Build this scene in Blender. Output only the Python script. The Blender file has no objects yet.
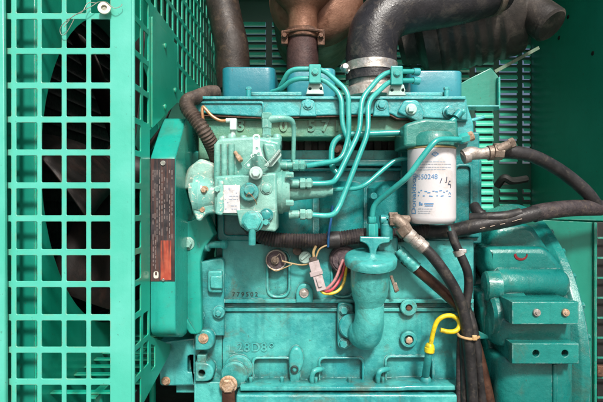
import bpy, bmesh, math, random
from mathutils import Vector, Matrix, noise
random.seed(7)
PI = math.pi
SC = bpy.context.scene
COL = SC.collection
F, CX, CY = 480.0, 301.5, 201.0          # survey of the place: 480 px focal length, camera 1 m before the block face

def P(px, py, d):
    return Vector(((px-CX)*d/F, d-1.0, 1.0+(CY-py)*d/F))
def S(n, d):
    return n*d/F

# ------------------------------------------------------------------ materials
class NT:
    def __init__(s, name):
        s.m = bpy.data.materials.new(name); s.m.use_nodes = True
        s.t = s.m.node_tree; s.b = s.t.nodes['Principled BSDF']
        g = s.t.nodes.new('ShaderNodeNewGeometry'); s.pos = g.outputs['Position']; s.point = g.outputs['Pointiness']
        s.nrm = g.outputs['Normal']
    def n(s, k, **kw):
        x = s.t.nodes.new(k)
        for a, v in kw.items(): setattr(x, a, v)
        return x
    def l(s, a, b): s.t.links.new(a, b)
    def noise(s, scale, detail=4, rough=.55, sv=None, dist=0):
        x = s.n('ShaderNodeTexNoise'); x.inputs['Scale'].default_value = scale
        x.inputs['Detail'].default_value = detail; x.inputs['Roughness'].default_value = rough
        x.inputs['Distortion'].default_value = dist
        if sv:
            m = s.n('ShaderNodeVectorMath', operation='MULTIPLY'); s.l(s.pos, m.inputs[0]); m.inputs[1].default_value = sv
            s.l(m.outputs[0], x.inputs['Vector'])
        else: s.l(s.pos, x.inputs['Vector'])
        return x.outputs['Fac']
    def ramp(s, f, a, b, lo=0., hi=1.):
        x = s.n('ShaderNodeMapRange'); x.interpolation_type = 'SMOOTHSTEP'
        for i, v in enumerate((a, b, lo, hi)): x.inputs[1+i].default_value = v
        s.l(f, x.inputs[0]); return x.outputs[0]
    def mix(s, f, a, b):
        x = s.n('ShaderNodeMix', data_type='RGBA')
        if isinstance(f, float): x.inputs[0].default_value = f
        else: s.l(f, x.inputs[0])
        for v, i in ((a, 6), (b, 7)):
            if isinstance(v, tuple): x.inputs[i].default_value = (*v, 1)
            else: s.l(v, x.inputs[i])
        return x.outputs[2]
    def math(s, op, a, b):
        x = s.n('ShaderNodeMath', operation=op)
        for i, v in enumerate((a, b)):
            if isinstance(v, (int, float)): x.inputs[i].default_value = v
            else: s.l(v, x.inputs[i])
        return x.outputs[0]
    def bump(s, h, strength, dist, prev=None):
        x = s.n('ShaderNodeBump'); x.inputs['Strength'].default_value = strength; x.inputs['Distance'].default_value = dist
        s.l(h, x.inputs['Height'])
        if prev is not None: s.l(prev, x.inputs['Normal'])
        return x.outputs[0]
    def out(s, c=None, r=None, metal=None, nrm=None, spec=None):
        for k, v in (('Base Color', c), ('Roughness', r), ('Metallic', metal), ('Normal', nrm), ('Specular IOR Level', spec)):
            if v is None: continue
            if isinstance(v, tuple): s.b.inputs[k].default_value = (*v, 1)
            elif isinstance(v, (int, float)): s.b.inputs[k].default_value = v
            else: s.l(v, s.b.inputs[k])
        return s.m

def paint(name, base, fade, rough=.38, chip=.70, chipc=(.62, .60, .48), grime=.55, grime_shadec=(.035, .035, .02), cast=.5, streak=.35, crev=.6, wear=.5, mott=.28, coat=.38, stain=0.0, wearc=None, aod=.026):
    """old brushed enamel over castings and sheet: faded areas, run marks, dirt, shade painted into crevices, chips, worn edges"""
    s = NT(name)
    c = s.mix(s.ramp(s.noise(7, 5), .35, .68), base, fade)
    st = s.noise(1.0, 4, .6, sv=(55, 55, 5))
    c = s.mix(s.math('MULTIPLY', s.ramp(st, .5, .75), streak), c, tuple(v*.55 for v in base))
    mot = s.noise(48, 5, .65)
    c = s.mix(s.math('MULTIPLY', s.ramp(mot, .45, .75), mott), c, tuple(min(.9, v*1.25+.03) for v in fade))
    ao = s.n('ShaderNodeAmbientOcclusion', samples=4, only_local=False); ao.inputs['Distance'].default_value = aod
    dirt = s.math('MULTIPLY', s.ramp(ao.outputs['AO'], .88, .40), s.ramp(s.noise(30, 5, .7), .22, .60))  # AO mask: recess shade and crevice grime mixed into the base colour
    c = s.mix(s.math('MULTIPLY', dirt, crev), c, grime_shadec)  # recess shade as well as grime
    g = s.ramp(s.noise(16, 7, .72, dist=.4), .56, .72)
    c = s.mix(s.math('MULTIPLY', g, grime*.6), c, tuple(v*.35+w*.8 for v, w in zip(base, grime_shadec)))
    sp = s.ramp(s.noise(150, 3, .6), .66, .72)
    c = s.mix(s.math('MULTIPLY', sp, .45), c, (.05, .05, .03))
    if stain:
        c = s.mix(s.math('MULTIPLY', s.ramp(s.noise(9, 7, .75, dist=.8), .51, .67), stain), c, (.13, .085, .035))
    bv = s.n('ShaderNodeBevel', samples=4); bv.inputs['Radius'].default_value = .0022
    dp = s.n('ShaderNodeVectorMath', operation='DOT_PRODUCT'); s.l(bv.outputs[0], dp.inputs[0]); s.l(s.nrm, dp.inputs[1])
    e = s.math('MULTIPLY', s.ramp(dp.outputs['Value'], .985, .90), s.ramp(s.noise(60, 4, .7), .46, .60))
    c = s.mix(s.math('MULTIPLY', e, wear), c, wearc or tuple(min(.9, v*.6+.30) for v in fade))
    ch = s.ramp(s.noise(75, 6, .72, dist=.6), chip, chip+.02)
    c = s.mix(ch, c, chipc)
    r = s.ramp(mot, .3, .75, rough-.3*mott, rough+.6*mott)
    n1 = s.bump(s.noise(14, 3), .5*cast, .02)
    n2 = s.bump(s.noise(90, 5, .68), .8*cast, .004, n1)
    n3 = s.bump(s.noise(420, 2), .6*cast, .001, n2)
    s.b.inputs['Coat Weight'].default_value = coat; s.b.inputs['Coat Roughness'].default_value = .11
    return s.out(c, r, 0.0, n3, .5)

def plain(name, a, b, rough=.5, metal=0.0, sc=30, bumpv=.2, dirtc=None, dirt=.5, r2=None, bs=200):
    s = NT(name)
    c = s.mix(s.ramp(s.noise(sc, 6, .65), .33, .68), a, b)
    if dirtc: c = s.mix(s.math('MULTIPLY', s.ramp(s.noise(sc*2.3, 7, .7, dist=.5), .5, .66), dirt), c, dirtc)
    r = s.ramp(s.noise(sc*1.5, 4), .3, .7, rough-.1, (r2 or rough+.12))
    n = s.bump(s.noise(bs, 4, .65), bumpv, .003)
    n = s.bump(s.noise(sc*.7, 3), bumpv*.8, .012, n)
    return s.out(c, r, metal, n)

M = {}
DT = (.006, .075, .072)                                  # deep teal: shade painted into recesses, also tints the grime patches
M['teal'] = paint('engine_enamel', (.017, .28, .29), (.080, .48, .44), grime_shadec=DT, crev=.98, stain=.5, mott=.40, grime=.85, wear=.8, streak=.5)
M['teal_up'] = paint('upper_block_enamel', (.008, .20, .205), (.022, .31, .30), rough=.30, grime_shadec=(.004, .045, .05), mott=.2, stain=.3, crev=.8)
M['teal_head'] = paint('head_rail_enamel', (.03, .35, .37), (.09, .52, .52), rough=.32, grime_shadec=DT, stain=.4, crev=.8, wear=.7)
M['oily'] = paint('oil_stained_enamel', (.06, .29, .22), (.16, .35, .20), rough=.42, chip=.66, chipc=(.17, .09, .035), grime=1.0, grime_shadec=(.09, .06, .02), crev=.85, streak=.7)
M['head_cast'] = paint('filter_head_enamel', (.018, .22, .19), (.06, .32, .25), rough=.38, chip=.70, chipc=(.22, .13, .05), grime=.8, grime_shadec=(.05, .05, .02), crev=.8)
M['rocker'] = paint('rocker_enamel', (.017, .205, .265), (.04, .30, .36), rough=.28, cast=.2, chip=.82, grime=.2, streak=.15, mott=.05, wear=.2)
M['pump'] = paint('pump_enamel', (.10, .40, .34), (.29, .57, .49), rough=.36, chip=.63, chipc=(.62, .62, .54), grime=.8, grime_shadec=(.05, .06, .035), wear=.9)
M['worn'] = paint('worn_pump_flange', (.11, .44, .39), (.34, .60, .53), rough=.42, chip=.575, chipc=(.72, .68, .58), grime=.9, grime_shadec=(.20, .09, .04), wear=.9)
M['pipe'] = paint('fuel_pipe_enamel', (.025, .37, .34), (.07, .49, .44), rough=.25, cast=.15, chip=.76, grime=.25, grime_shadec=DT, mott=.15)
M['lever'] = paint('lever_enamel', (.42, .68, .61), (.60, .77, .71), rough=.4, cast=.25, chip=.69, grime=.5)
M['housing'] = paint('bell_housing_enamel', (.003, .17, .152), (.012, .255, .22), rough=.27, chip=.74, chipc=(.35, .48, .40), cast=.45, grime=.18, mott=.14, grime_shadec=(.003, .045, .042), coat=.3, stain=.22, crev=.9, wear=.8)  # greener enamel; the dimness of the right side is put into the colour
M['guard'] = paint('guard_powder_coat', (.068, .50, .375), (.12, .575, .465), rough=.34, cast=.10, chip=.745, chipc=(.40, .30, .16), grime=.12, streak=.10, crev=.4, grime_shadec=(.16, .14, .06), mott=.05, wear=.45, wearc=(.30, .26, .12), aod=.012)
M['guard_side'] = paint('side_guard_powder_coat', (.006, .40, .255), (.014, .46, .31), rough=.34, cast=.10, chip=.75, chipc=(.45, .40, .25), grime=.15, streak=.15, crev=.6, grime_shadec=(.10, .10, .04), mott=.05, wearc=(.30, .34, .16), aod=.014, wear=.45)
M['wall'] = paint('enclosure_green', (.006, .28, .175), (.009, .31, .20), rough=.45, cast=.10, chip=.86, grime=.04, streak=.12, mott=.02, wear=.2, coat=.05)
M['backwall'] = paint('shaded_wall_green', (.003, .085, .055), (.004, .10, .066), rough=.45, cast=.10, chip=.86, grime=.04, streak=.12, mott=.02, wear=.2, coat=.05)  # enclosure green darkened: shade between the louvres put into the base colour
M['louvre'] = paint('lit_louvre_green', (.05, .58, .38), (.08, .64, .45), rough=.35, cast=.1, chip=.82, grime=.15, mott=.04)  # paler than the wall: daylight on the louvres put into the colour
M['sheet'] = paint('sheet_green', (.005, .21, .145), (.012, .265, .19), rough=.36, cast=.12, chip=.78, grime=.10, mott=.03)
M['guardbox'] = paint('belt_guard_enamel', (.007, .31, .245), (.020, .40, .32), rough=.30, cast=.12, chip=.73, chipc=(.5, .6, .5), grime=.45, mott=.14, stain=.2, grime_shadec=DT)
M['rubber'] = plain('black_rubber', (.012, .012, .013), (.035, .033, .034), .48, 0, 25, .25, (.10, .085, .065), .5)
M['intake'] = plain('grey_intake_rubber', (.016, .016, .019), (.038, .036, .041), .33, 0, 14, .35, (.17, .145, .12), .3)
M['canister'] = plain('dusty_black_steel', (.028, .025, .023), (.065, .055, .048), .38, 0, 12, .25, (.17, .145, .12), .4)
M['loom'] = plain('dusty_cable_loom', (.020, .016, .018), (.055, .042, .044), .6, 0, 40, .5, (.13, .10, .07), .5)
M['ribhose'] = plain('dusty_brown_hose', (.035, .024, .020), (.10, .07, .055), .6, 0, 30, .5, (.18, .13, .09), .5)
M['darkpipe'] = plain('dark_brown_pipe', (.016, .011, .009), (.036, .024, .019), .5, 0, 18, .3, (.12, .08, .05), .4)
M['brownpipe'] = plain('rust_brown_pipe', (.05, .022, .014), (.11, .05, .03), .42, .2, 24, .3, (.02, .012, .01), .6)
M['exhaust'] = plain('sooted_exhaust_pipe', (.045, .022, .022), (.085, .042, .038), .6, .15, 20, .4, (.025, .014, .014), .6)
M['rust'] = plain('rusty_muffler_steel', (.17, .072, .042), (.36, .19, .125), .5, .3, 9, .35, (.13, .05, .025), .65)
M['clamp_rust'] = plain('rusty_clamp', (.06, .032, .022), (.16, .075, .045), .6, .3, 40, .4, (.30, .16, .10), .4)
M['steel'] = plain('worn_steel', (.50, .47, .43), (.68, .66, .63), .38, .75, 60, .2, (.30, .18, .10), .45)
M['alu'] = plain('oxidised_aluminium', (.34, .30, .27), (.58, .54, .50), .5, .5, 40, .35, (.20, .12, .07), .5)
M['boltrust'] = plain('rusty_bolt', (.42, .26, .15), (.62, .48, .36), .55, .3, 120, .3, (.18, .07, .03), .6)
M['fitting'] = plain('brown_grey_fitting', (.17, .125, .095), (.36, .29, .235), .5, .35, 60, .3, (.10, .05, .03), .6)
M['dark'] = plain('dark_interior', (.006, .008, .007), (.014, .016, .014), .7, 0, 10, .2)
M['core'] = plain('radiator_core_black', (.004, .005, .005), (.010, .010, .010), .7, 0, 60, .3)
M['fan'] = plain('dark_fan_blade', (.008, .006, .0055), (.018, .011, .009), .6, 0, 12, .2, (.05, .022, .016), .4)
M['white'] = plain('white_filter_enamel', (.68, .66, .68), (.74, .72, .73), .30, 0, 8, .04, (.46, .40, .34), .45)
M['gold'] = plain('brass_seam', (.55, .38, .16), (.66, .50, .26), .35, .6, 60, .1)
M['yellow'] = plain('yellow_plastic', (.70, .53, .012), (.78, .62, .02), .38, 0, 40, .2, (.22, .15, .02), .55)
M['plastic'] = plain('grey_connector_plastic', (.40, .33, .33), (.54, .47, .47), .5, 0, 40, .12, (.22, .16, .12), .4)
M['wire_red'] = plain('red_wire_insulation', (.50, .03, .06), (.60, .07, .10), .4, 0, 40, .08, (.10, .07, .05), .5)
M['wire_pink'] = plain('dusty_pink_wire_insulation', (.45, .16, .17), (.52, .25, .24), .45, 0, 40, .08, (.10, .07, .05), .5)
M['wire_yellow'] = plain('yellow_wire_insulation', (.75, .52, .02), (.82, .66, .08), .4, 0, 40, .08, (.10, .07, .05), .5)
M['wire_tan'] = plain('tan_wire_insulation', (.38, .25, .10), (.50, .36, .18), .45, 0, 60, .1)
M['wire_blue'] = plain('blue_wire_insulation', (.01, .07, .22), (.02, .12, .30), .4, 0, 40, .05)
M['sender'] = plain('purple_brown_sender', (.05, .035, .045), (.12, .085, .095), .5, .1, 70, .3, (.30, .25, .20), .4)
M['copper'] = plain('copper_tube', (.62, .28, .13), (.72, .40, .22), .35, .6, 60, .1)
M['ivory'] = plain('ivory_washer', (.62, .62, .50), (.72, .72, .62), .45, 0, 50, .1, (.35, .30, .2), .3)
M['zinc'] = plain('dull_zinc_wire', (.40, .42, .36), (.55, .56, .48), .4, .6, 60, .1)
M['ink'] = plain('blue_print', (.07, .22, .45), (.13, .32, .55), .5, 0, 40, .02)
M['inkgrey'] = plain('grey_print', (.28, .34, .42), (.40, .45, .52), .5, 0, 40, .02)
M['inkdark'] = plain('black_marker_ink', (.03, .04, .08), (.06, .08, .14), .5, 0, 40, .02)
M['stamp'] = plain('dark_stamping', (.01, .03, .03), (.03, .06, .055), .6, 0, 60, .1)
M['plate'] = plain('aluminium_nameplate', (.62, .63, .64), (.80, .80, .82), .35, .25, 60, .1, (.30, .20, .17), .35)
M['redpaint'] = plain('red_emblem_paint', (.16, .008, .012), (.24, .014, .02), .4, 0, 60, .15)
M['ziptie'] = plain('tan_nylon', (.50, .30, .12), (.58, .40, .20), .45, 0, 60, .1)
M['strut'] = plain('dusty_grey_green_strut', (.12, .20, .14), (.20, .28, .20), .5, 0, 30, .2, (.1, .08, .05), .4)
M['concrete'] = plain('concrete_ground', (.17, .165, .155), (.24, .235, .22), .85, 0, 3, .4, (.22, .21, .19), .5, bs=40)
def decal():
    s = NT('black_warning_decal')
    c = s.mix(s.ramp(s.noise(40, 5), .35, .65), (.020, .016, .020), (.055, .045, .05))
    rs = s.ramp(s.noise(1, 5, .65, sv=(170, 170, 8)), .46, .62)
    c = s.mix(s.math('MULTIPLY', rs, .62), c, (.125, .048, .036))
    return s.out(c, .5, 0., s.bump(s.noise(200, 4), .2, .001))
M['decal'] = decal()
def decal_red():
    s = NT('red_warning_decal')
    c = s.mix(s.ramp(s.noise(60, 5), .35, .65), (.36, .05, .028), (.46, .10, .055))
    rs = s.ramp(s.noise(1, 5, .65, sv=(230, 230, 10)), .47, .60)
    c = s.mix(s.math('MULTIPLY', rs, .85), c, (.075, .030, .028))
    return s.out(c, .5, 0., s.bump(s.noise(200, 4), .2, .001))
M['decal_red'] = decal_red()
M['decaltext'] = plain('worn_decal_print', (.13, .10, .095), (.26, .20, .19), .55, 0, 150, .05)

# ------------------------------------------------------------------ outlines in survey pixels
def rpoly(pts, n=5):
    out = []; N = len(pts)
    for i in range(N):
        p = pts[i]; r = p[2] if len(p) > 2 else 0
        b = Vector(p[:2])
        if r <= 0: out.append(tuple(b)); continue
        a = Vector(pts[i-1][:2])-b; c = Vector(pts[(i+1) % N][:2])-b
        ta = min(r, a.length*.49); tc = min(r, c.length*.49)
        A = b+a.normalized()*ta; C = b+c.normalized()*tc
        for k in range(n+1):
            t = k/n; out.append(tuple(A*(1-t)**2+b*2*t*(1-t)+C*t*t))
    return out
def rrect(x0, y0, x1, y1, r=0):
    return rpoly([(x0, y0, r), (x1, y0, r), (x1, y1, r), (x0, y1, r)])
def circ(cx, cy, r, n=28, ry=None):
    ry = ry or r
    return [(cx+r*math.cos(2*PI*k/n), cy+ry*math.sin(2*PI*k/n)) for k in range(n)]

# ------------------------------------------------------------------ mesh builder
FRONT = Matrix(((1, 0, 0, 0), (0, 0, -1, 0), (0, 1, 0, 0), (0, 0, 0, 1)))   # x -> X, y -> Z, z -> -Y
def fill_curve(loops, t, bev):
    cu = bpy.data.curves.new('outline', 'CURVE'); cu.dimensions = '2D'; cu.fill_mode = 'BOTH'
    b = min(bev, t*.49)
    cu.extrude = max(t/2-b, 0); cu.bevel_depth = b; cu.bevel_resolution = 2; cu.offset = -b
    for lp in loops:
        sp = cu.splines.new('POLY'); sp.points.add(len(lp)-1)
        for q, p in zip(sp.points, lp): q.co = (p[0], p[1], 0, 1)
        sp.use_cyclic_u = True
    o = bpy.data.objects.new('outline', cu); COL.objects.link(o)
    me = bpy.data.meshes.new_from_object(o.evaluated_get(bpy.context.evaluated_depsgraph_get()))
    bpy.data.objects.remove(o); bpy.data.curves.remove(cu)
    return me
OFF = {}
class MB:
    def __init__(s): s.bm = bmesh.new()
    def add(s, me, mat=None):
        if mat is not None: me.transform(mat)
        s.bm.from_mesh(me); bpy.data.meshes.remove(me); return s
    def sheet(s, loops, t, mat, bev=.0012):
        return s.add(fill_curve(loops, t, bev), mat)
    def plate(s, pts, d, t, holes=(), bev=.0018):
        """flat shape facing the viewer: front face at distance d, t metres thick"""
        cv = lambda lp: [((x-CX)*d/F, 1.0+(CY-y)*d/F) for x, y in lp]
        return s.sheet([cv(pts)]+[cv(h) for h in holes], t, Matrix.Translation((0, d-1+t/2, 0)) @ FRONT, bev)
    def box(s, x0, y0, x1, y1, d, t, r=0, bev=.002):
        return s.plate(rrect(x0, y0, x1, y1, r), d, t, (), bev)
    def side(s, pts, x, t, holes=(), bev=.0012):
        """sheet in a plane of constant X; pts are (distance, Z); faces +X at x"""
        m = Matrix(((0, 0, 1, x-t/2), (1, 0, 0, -1.0), (0, 1, 0, 0), (0, 0, 0, 1)))
        return s.sheet([pts]+list(holes), t, m, bev)
    def lathe(s, o, axis, prof, seg=32, up=None):
        a = Vector(axis).normalized(); u = a.orthogonal().normalized() if up is None else (Vector(up)-a*Vector(up).dot(a)).normalized()
        v = a.cross(u); rings = []
        for h, r in prof:
            c = Vector(o)+a*h
            if r < 1e-6: rings.append([s.bm.verts.new(c)])
            else: rings.append([s.bm.verts.new(c+(u*math.cos(2*PI*k/seg)+v*math.sin(2*PI*k/seg))*r) for k in range(seg)])
        for A, B in zip(rings, rings[1:]):
            if len(A) == 1 and len(B) == 1: continue
            for k in range(seg):
                j = (k+1) % seg
                if len(A) == 1: s.bm.faces.new((A[0], B[k], B[j]))
                elif len(B) == 1: s.bm.faces.new((A[k], B[0], A[j]))
                else: s.bm.faces.new((A[k], B[k], B[j], A[j]))
        for R, f in ((rings[0], 0), (rings[-1], 1)):
            if len(R) > 1: s.bm.faces.new(R if f else R[::-1])
        return s
    def cyl(s, p, q, r, seg=24, r2=None, bev=None):
        p, q = Vector(p), Vector(q); L = (q-p).length; r2 = r if r2 is None else r2
        b = min(r*.12, L*.2) if bev is None else bev
        return s.lathe(p, q-p, [(0, r-b), (b, r), (L-b, r2), (L, r2-b)], seg)
    def disc(s, px, py, d, r, t, seg=28, hole=0):
        """round boss facing the viewer, front at d, r in px"""
        R = S(r, d); b = min(R*.12, t*.3)
        o = P(px, py, d)
        if hole:
            h = S(hole, d)
            s.lathe(o+Vector((0, t, 0)), (0, -1, 0), [(0, R), (t-b, R), (t, R-b), (t, h+b*.5), (t-b, h), (t*.2, h), (t*.2, 0)], seg)
        else: s.lathe(o+Vector((0, t, 0)), (0, -1, 0), [(0, R), (t-b, R), (t, R-b), (t, 0)], seg)
        return s
    def hexa(s, px, py, d, r, h, washer=1.45):
        """bolt head on a surface at d"""
        R = S(r, d); o = P(px, py, d); a = random.random()
        if washer: s.lathe(o, (0, -1, 0), [(0, R*washer), (.0016, R*washer), (.0022, R*washer*.94), (.0022, 0)], 24)
        s.lathe(o, (0, -1, 0), [(.001, R), (h*.82, R), (h, R*.80), (h, 0)], 6, up=(math.cos(a), 0, math.sin(a)))
        return s
    def hexnut(s, p, q, r):
        p, q = Vector(p), Vector(q); L = (q-p).length
        return s.lathe(p, q-p, [(0, r*.86), (L*.12, r), (L*.88, r), (L, r*.86)], 6)
    def tube(s, pts, r, seg=14, res=8, fillet=None, ripple=None, cap=True):
        pts = [Vector(p) for p in pts]
        path = []
        if fillet:
            path.append(pts[0])
            for i in range(1, len(pts)-1):
                b = pts[i]; a = pts[i-1]-b; c = pts[i+1]-b
                ta = min(fillet, a.length*.48); tc = min(fillet, c.length*.48)
                A = b+a.normalized()*ta; C = b+c.normalized()*tc
                for k in range(res+1):
                    t = k/res; path.append(A*(1-t)**2+b*2*t*(1-t)+C*t*t)
            path.append(pts[-1])
        else:
            q = [pts[0]*2-pts[1]]+pts+[pts[-1]*2-pts[-2]]
            for i in range(1, len(q)-2):
                for k in range(res):
                    t = k/res
                    path.append(.5*((2*q[i])+(q[i+1]-q[i-1])*t+(2*q[i-1]-5*q[i]+4*q[i+1]-q[i+2])*t*t+(3*q[i]-q[i-1]-3*q[i+1]+q[i+2])*t**3))
            path.append(pts[-1])
        if ripple:                                     # resample to even steps
            step = ripple[0]/4; out = [path[0]]; acc = 0
            for a, b in zip(path, path[1:]):
                L = (b-a).length; x = step-acc
                while x <= L: out.append(a.lerp(b, x/L)); x += step
                acc = (acc+L) % step
            path = out
        rings = []; T0 = None; N = None; arc = 0; total = sum((b-a).length for a, b in zip(path, path[1:]))
        for i, p in enumerate(path):
            T = (path[min(i+1, len(path)-1)]-path[max(i-1, 0)]).normalized()
            if N is None: N = T.orthogonal().normalized()
            else:
                N = N-T*N.dot(T); N.normalize()
            B = T.cross(N)
            if i: arc += (p-path[i-1]).length
            R = r(arc/total) if callable(r) else r
            if ripple: R *= 1+ripple[1]*(-1, 0, 1, 0)[i % 4]
            rings.append([s.bm.verts.new(p+(N*math.cos(2*PI*k/seg)+B*math.sin(2*PI*k/seg))*R) for k in range(seg)])
        for A, Bq in zip(rings, rings[1:]):
            for k in range(seg):
                j = (k+1) % seg; s.bm.faces.new((A[k], A[j], Bq[j], Bq[k]))
        if cap: s.bm.faces.new(rings[0][::-1]); s.bm.faces.new(rings[-1])
        return s
    def text(s, txt, px, py, size, d, depth=.002, rot=0, sx=1, fn=None, bold=0, space=1):
        cu = bpy.data.curves.new('lettering', 'FONT'); cu.body = txt; cu.size = S(size, d)*1.38
        cu.align_x = 'CENTER'; cu.align_y = 'CENTER'; cu.extrude = depth/2; cu.offset = bold; cu.space_character = space
        o = bpy.data.objects.new('lettering', cu); COL.objects.link(o)
        me = bpy.data.meshes.new_from_object(o.evaluated_get(bpy.context.evaluated_depsgraph_get()))
        bpy.data.objects.remove(o); bpy.data.curves.remove(cu)
        me.transform(Matrix.Rotation(rot, 4, 'Z') @ Matrix.Diagonal((sx, 1, 1, 1)))
        if fn:
            for v in me.vertices: v.co = fn(v.co)
            return s.add(me)
        return s.add(me, Matrix.Translation(P(px, py, d)) @ FRONT)
    def build(s, name, mat, parent=None, sharp=38, loc=None):
        bmesh.ops.recalc_face_normals(s.bm, faces=s.bm.faces)
        me = bpy.data.meshes.new(name)
        off = OFF[parent] if parent is not None else (Vector(loc) if loc is not None else None)
        if off is None:                                 # a one-mesh thing: origin at the middle of its base
            xs = [v.co for v in s.bm.verts]
            off = Vector(((min(v.x for v in xs)+max(v.x for v in xs))/2, (min(v.y for v in xs)+max(v.y for v in xs))/2, min(v.z for v in xs)))
        bmesh.ops.translate(s.bm, verts=s.bm.verts, vec=-off)
        s.bm.to_mesh(me); s.bm.free()
        me.shade_smooth(); me.set_sharp_from_angle(angle=math.radians(sharp))
        me.materials.append(M[mat])
        o = bpy.data.objects.new(name, me); COL.objects.link(o); OFF[o] = off
        if parent is not None: o.parent = parent
        else: o.location = off
        return o
def tag(o, label, cat, group=None):
    o['label'] = label; o['category'] = cat
    if group: o['group'] = group
    return o
def thing(name, label, cat, loc, group=None):
    o = bpy.data.objects.new(name, None); COL.objects.link(o); o.location = loc; OFF[o] = Vector(loc)
    o.empty_display_size = .05
    return tag(o, label, cat, group)
def bolt(parent, px, py, d, r, mat='teal', h=.007, washer=1.45, name='bolt'):
    return MB().hexa(px, py, d, r, h, washer).build(name, mat, parent)

# ================================================================== SETTING
g = MB(); g.lathe((0, 0, -.02), (0, 0, 1), [(0, 60), (.02, 60), (.02, 0)], 48)
ground = g.build('ground', 'concrete'); ground['kind'] = 'structure'

# enclosure: back wall with pressed louvres, right partition, roof
DW = 1.65
enc = thing('generator_enclosure', 'dark green sheet steel enclosure with rows of louvres behind the engine', 'enclosure', (0, .65, .45))
slots = []
rows_l = [22+7.6*k for k in range(26)]
cols = [(243, 266), (272, 295), (301, 324), (330, 353), (359, 382), (388, 411), (417, 440), (446, 469), (475, 493), (499, 517), (522.5, 530)]
for x0, x1 in cols:
    for y in rows_l:
        if y > 164 and y < 189 and x0 > 490: continue
        if x0 > 470 and y < 40: continue
        slots.append((x0, x1, y))
xl, xr = -1.25, .789
zt, zb = 1.80, .50
def wz(y): return 1.0+(CY-y)*DW/F
w = MB()
outer = [(xl, zb), (xr+.02, zb), (xr+.02, zt), (xl, zt)]
w.sheet([outer]+[[((x0-CX)*DW/F, wz(y+4.7)), ((x1-CX)*DW/F, wz(y+4.7)), ((x1-CX)*DW/F, wz(y)), ((x0-CX)*DW/F, wz(y))] for x0, x1, y in slots], .003,
        Matrix.Translation((0, DW-1+.0015, 0)) @ FRONT, .0004)
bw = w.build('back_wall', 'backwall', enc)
hoods = []
for x0, x1, y in slots:
    # pressed inward: a half round lip over the slot, open along its lower edge
    m = MB(); a = P(x0, y-.3, DW-.0005); bq = P(x1, y-.3, DW-.0005); n = 9; prev = None
    hgt = .0118 if (x0 > 490 and y > 84) else (.0165 if x0 > 490 else .0195)
    for k in range(n):
        t = k/(n-1); oy = -.0085*math.sin(min(1, t*1.3)*PI*.5)
        row = [m.bm.verts.new((a.x+.001, a.y+oy, a.z-hgt*t)), m.bm.verts.new((bq.x-.001, a.y+oy, a.z-hgt*t))]
        if prev: m.bm.faces.new((prev[0], prev[1], row[1], row[0]))
        prev = row
    hoods.append((x0, x1, y, m))
# the louvres one can see are parts, the rest (behind the engine) one part
hid = MB(); nvis = 0
for x0, x1, y, m in hoods:
    vis = (x0 in (243, 272, 330) and y < 72) or (x0 in (499, 522.5) and y < 215)
    if vis:
        m.build('louvre', 'louvre', bw); nvis += 1
    else:
        me = bpy.data.meshes.new('tmp'); m.bm.to_mesh(me); m.bm.free(); hid.add(me)
o = hid.build('louvre_rows', 'louvre', bw); o['kind'] = 'stuff'
m = MB(); m.side([(1.17, .50), (1.652, .50), (1.652, zt), (1.17, zt)], xr+.003, .003)
m.cyl(P(557, 33, 1.42)+Vector((.0, 0, 0)), P(557, 33, 1.42)+Vector((.001, 0, 0)), .001, 8)
sw = m.build('side_wall', 'wall', enc)
m = MB()
for y_, z_ in ((.42, 1.545), (.47, 1.50), (.30, 1.40)):
    m.lathe((xr+.001, y_, z_), (-1, 0, 0), [(0, .006), (.002, .006), (.003, .0045), (.003, 0)], 14)
m.build('rivet', 'dark', sw)
m = MB(); m.sheet([[(xl, .16), (xr+.3, .16), (xr+.3, .66), (xl, .66)]], .004, Matrix.Translation((0, 0, zt+.004)), .0005)  # roof sheet out of view, its front edge placed to shade the back wall
m.sheet([[(xl, .58), (xr, .58), (xr, .645), (xl, .645)]], .05, Matrix.Translation((0, 0, zt-.075)), .002)
m.build('roof', 'wall', enc)
m = MB(); m.sheet([[(-1.2, -.30), (1.1, -.30), (1.1, .66), (-1.2, .66)]], .03, Matrix.Translation((0, 0, .47)), .003)
m.sheet([[(-1.2, -.30), (1.1, -.30), (1.1, -.22), (-1.2, -.22)]], .45, Matrix.Translation((0, 0, .228)), .003)
m.build('base_tray', 'dark', enc)

# slatted drip grating at the foot of the radiator
gr = MB()
for k in range(9):
    d0 = .86+.045*k
    gr.sheet([[(-.66, d0-1), (-.30, d0-1), (-.30, d0-1+.014), (-.66, d0-1+.014)]], .003, Matrix.Translation((0, 0, .655)), .0008)
for x in (-.62, -.50, -.38):
    gr.sheet([[(x, -.15), (x+.016, -.15), (x+.016, .24), (x, .24)]], .004, Matrix.Translation((0, 0, .6505)), .0008)
    gr.cyl((x+.008, -.12, .485), (x+.008, -.12, .649), .008); gr.cyl((x+.008, .2, .485), (x+.008, .2, .649), .008)
tag(gr.build('floor_grating', 'guard_side'), 'green slatted grating low down behind the bottom of the grille guard', 'grating')

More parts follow.
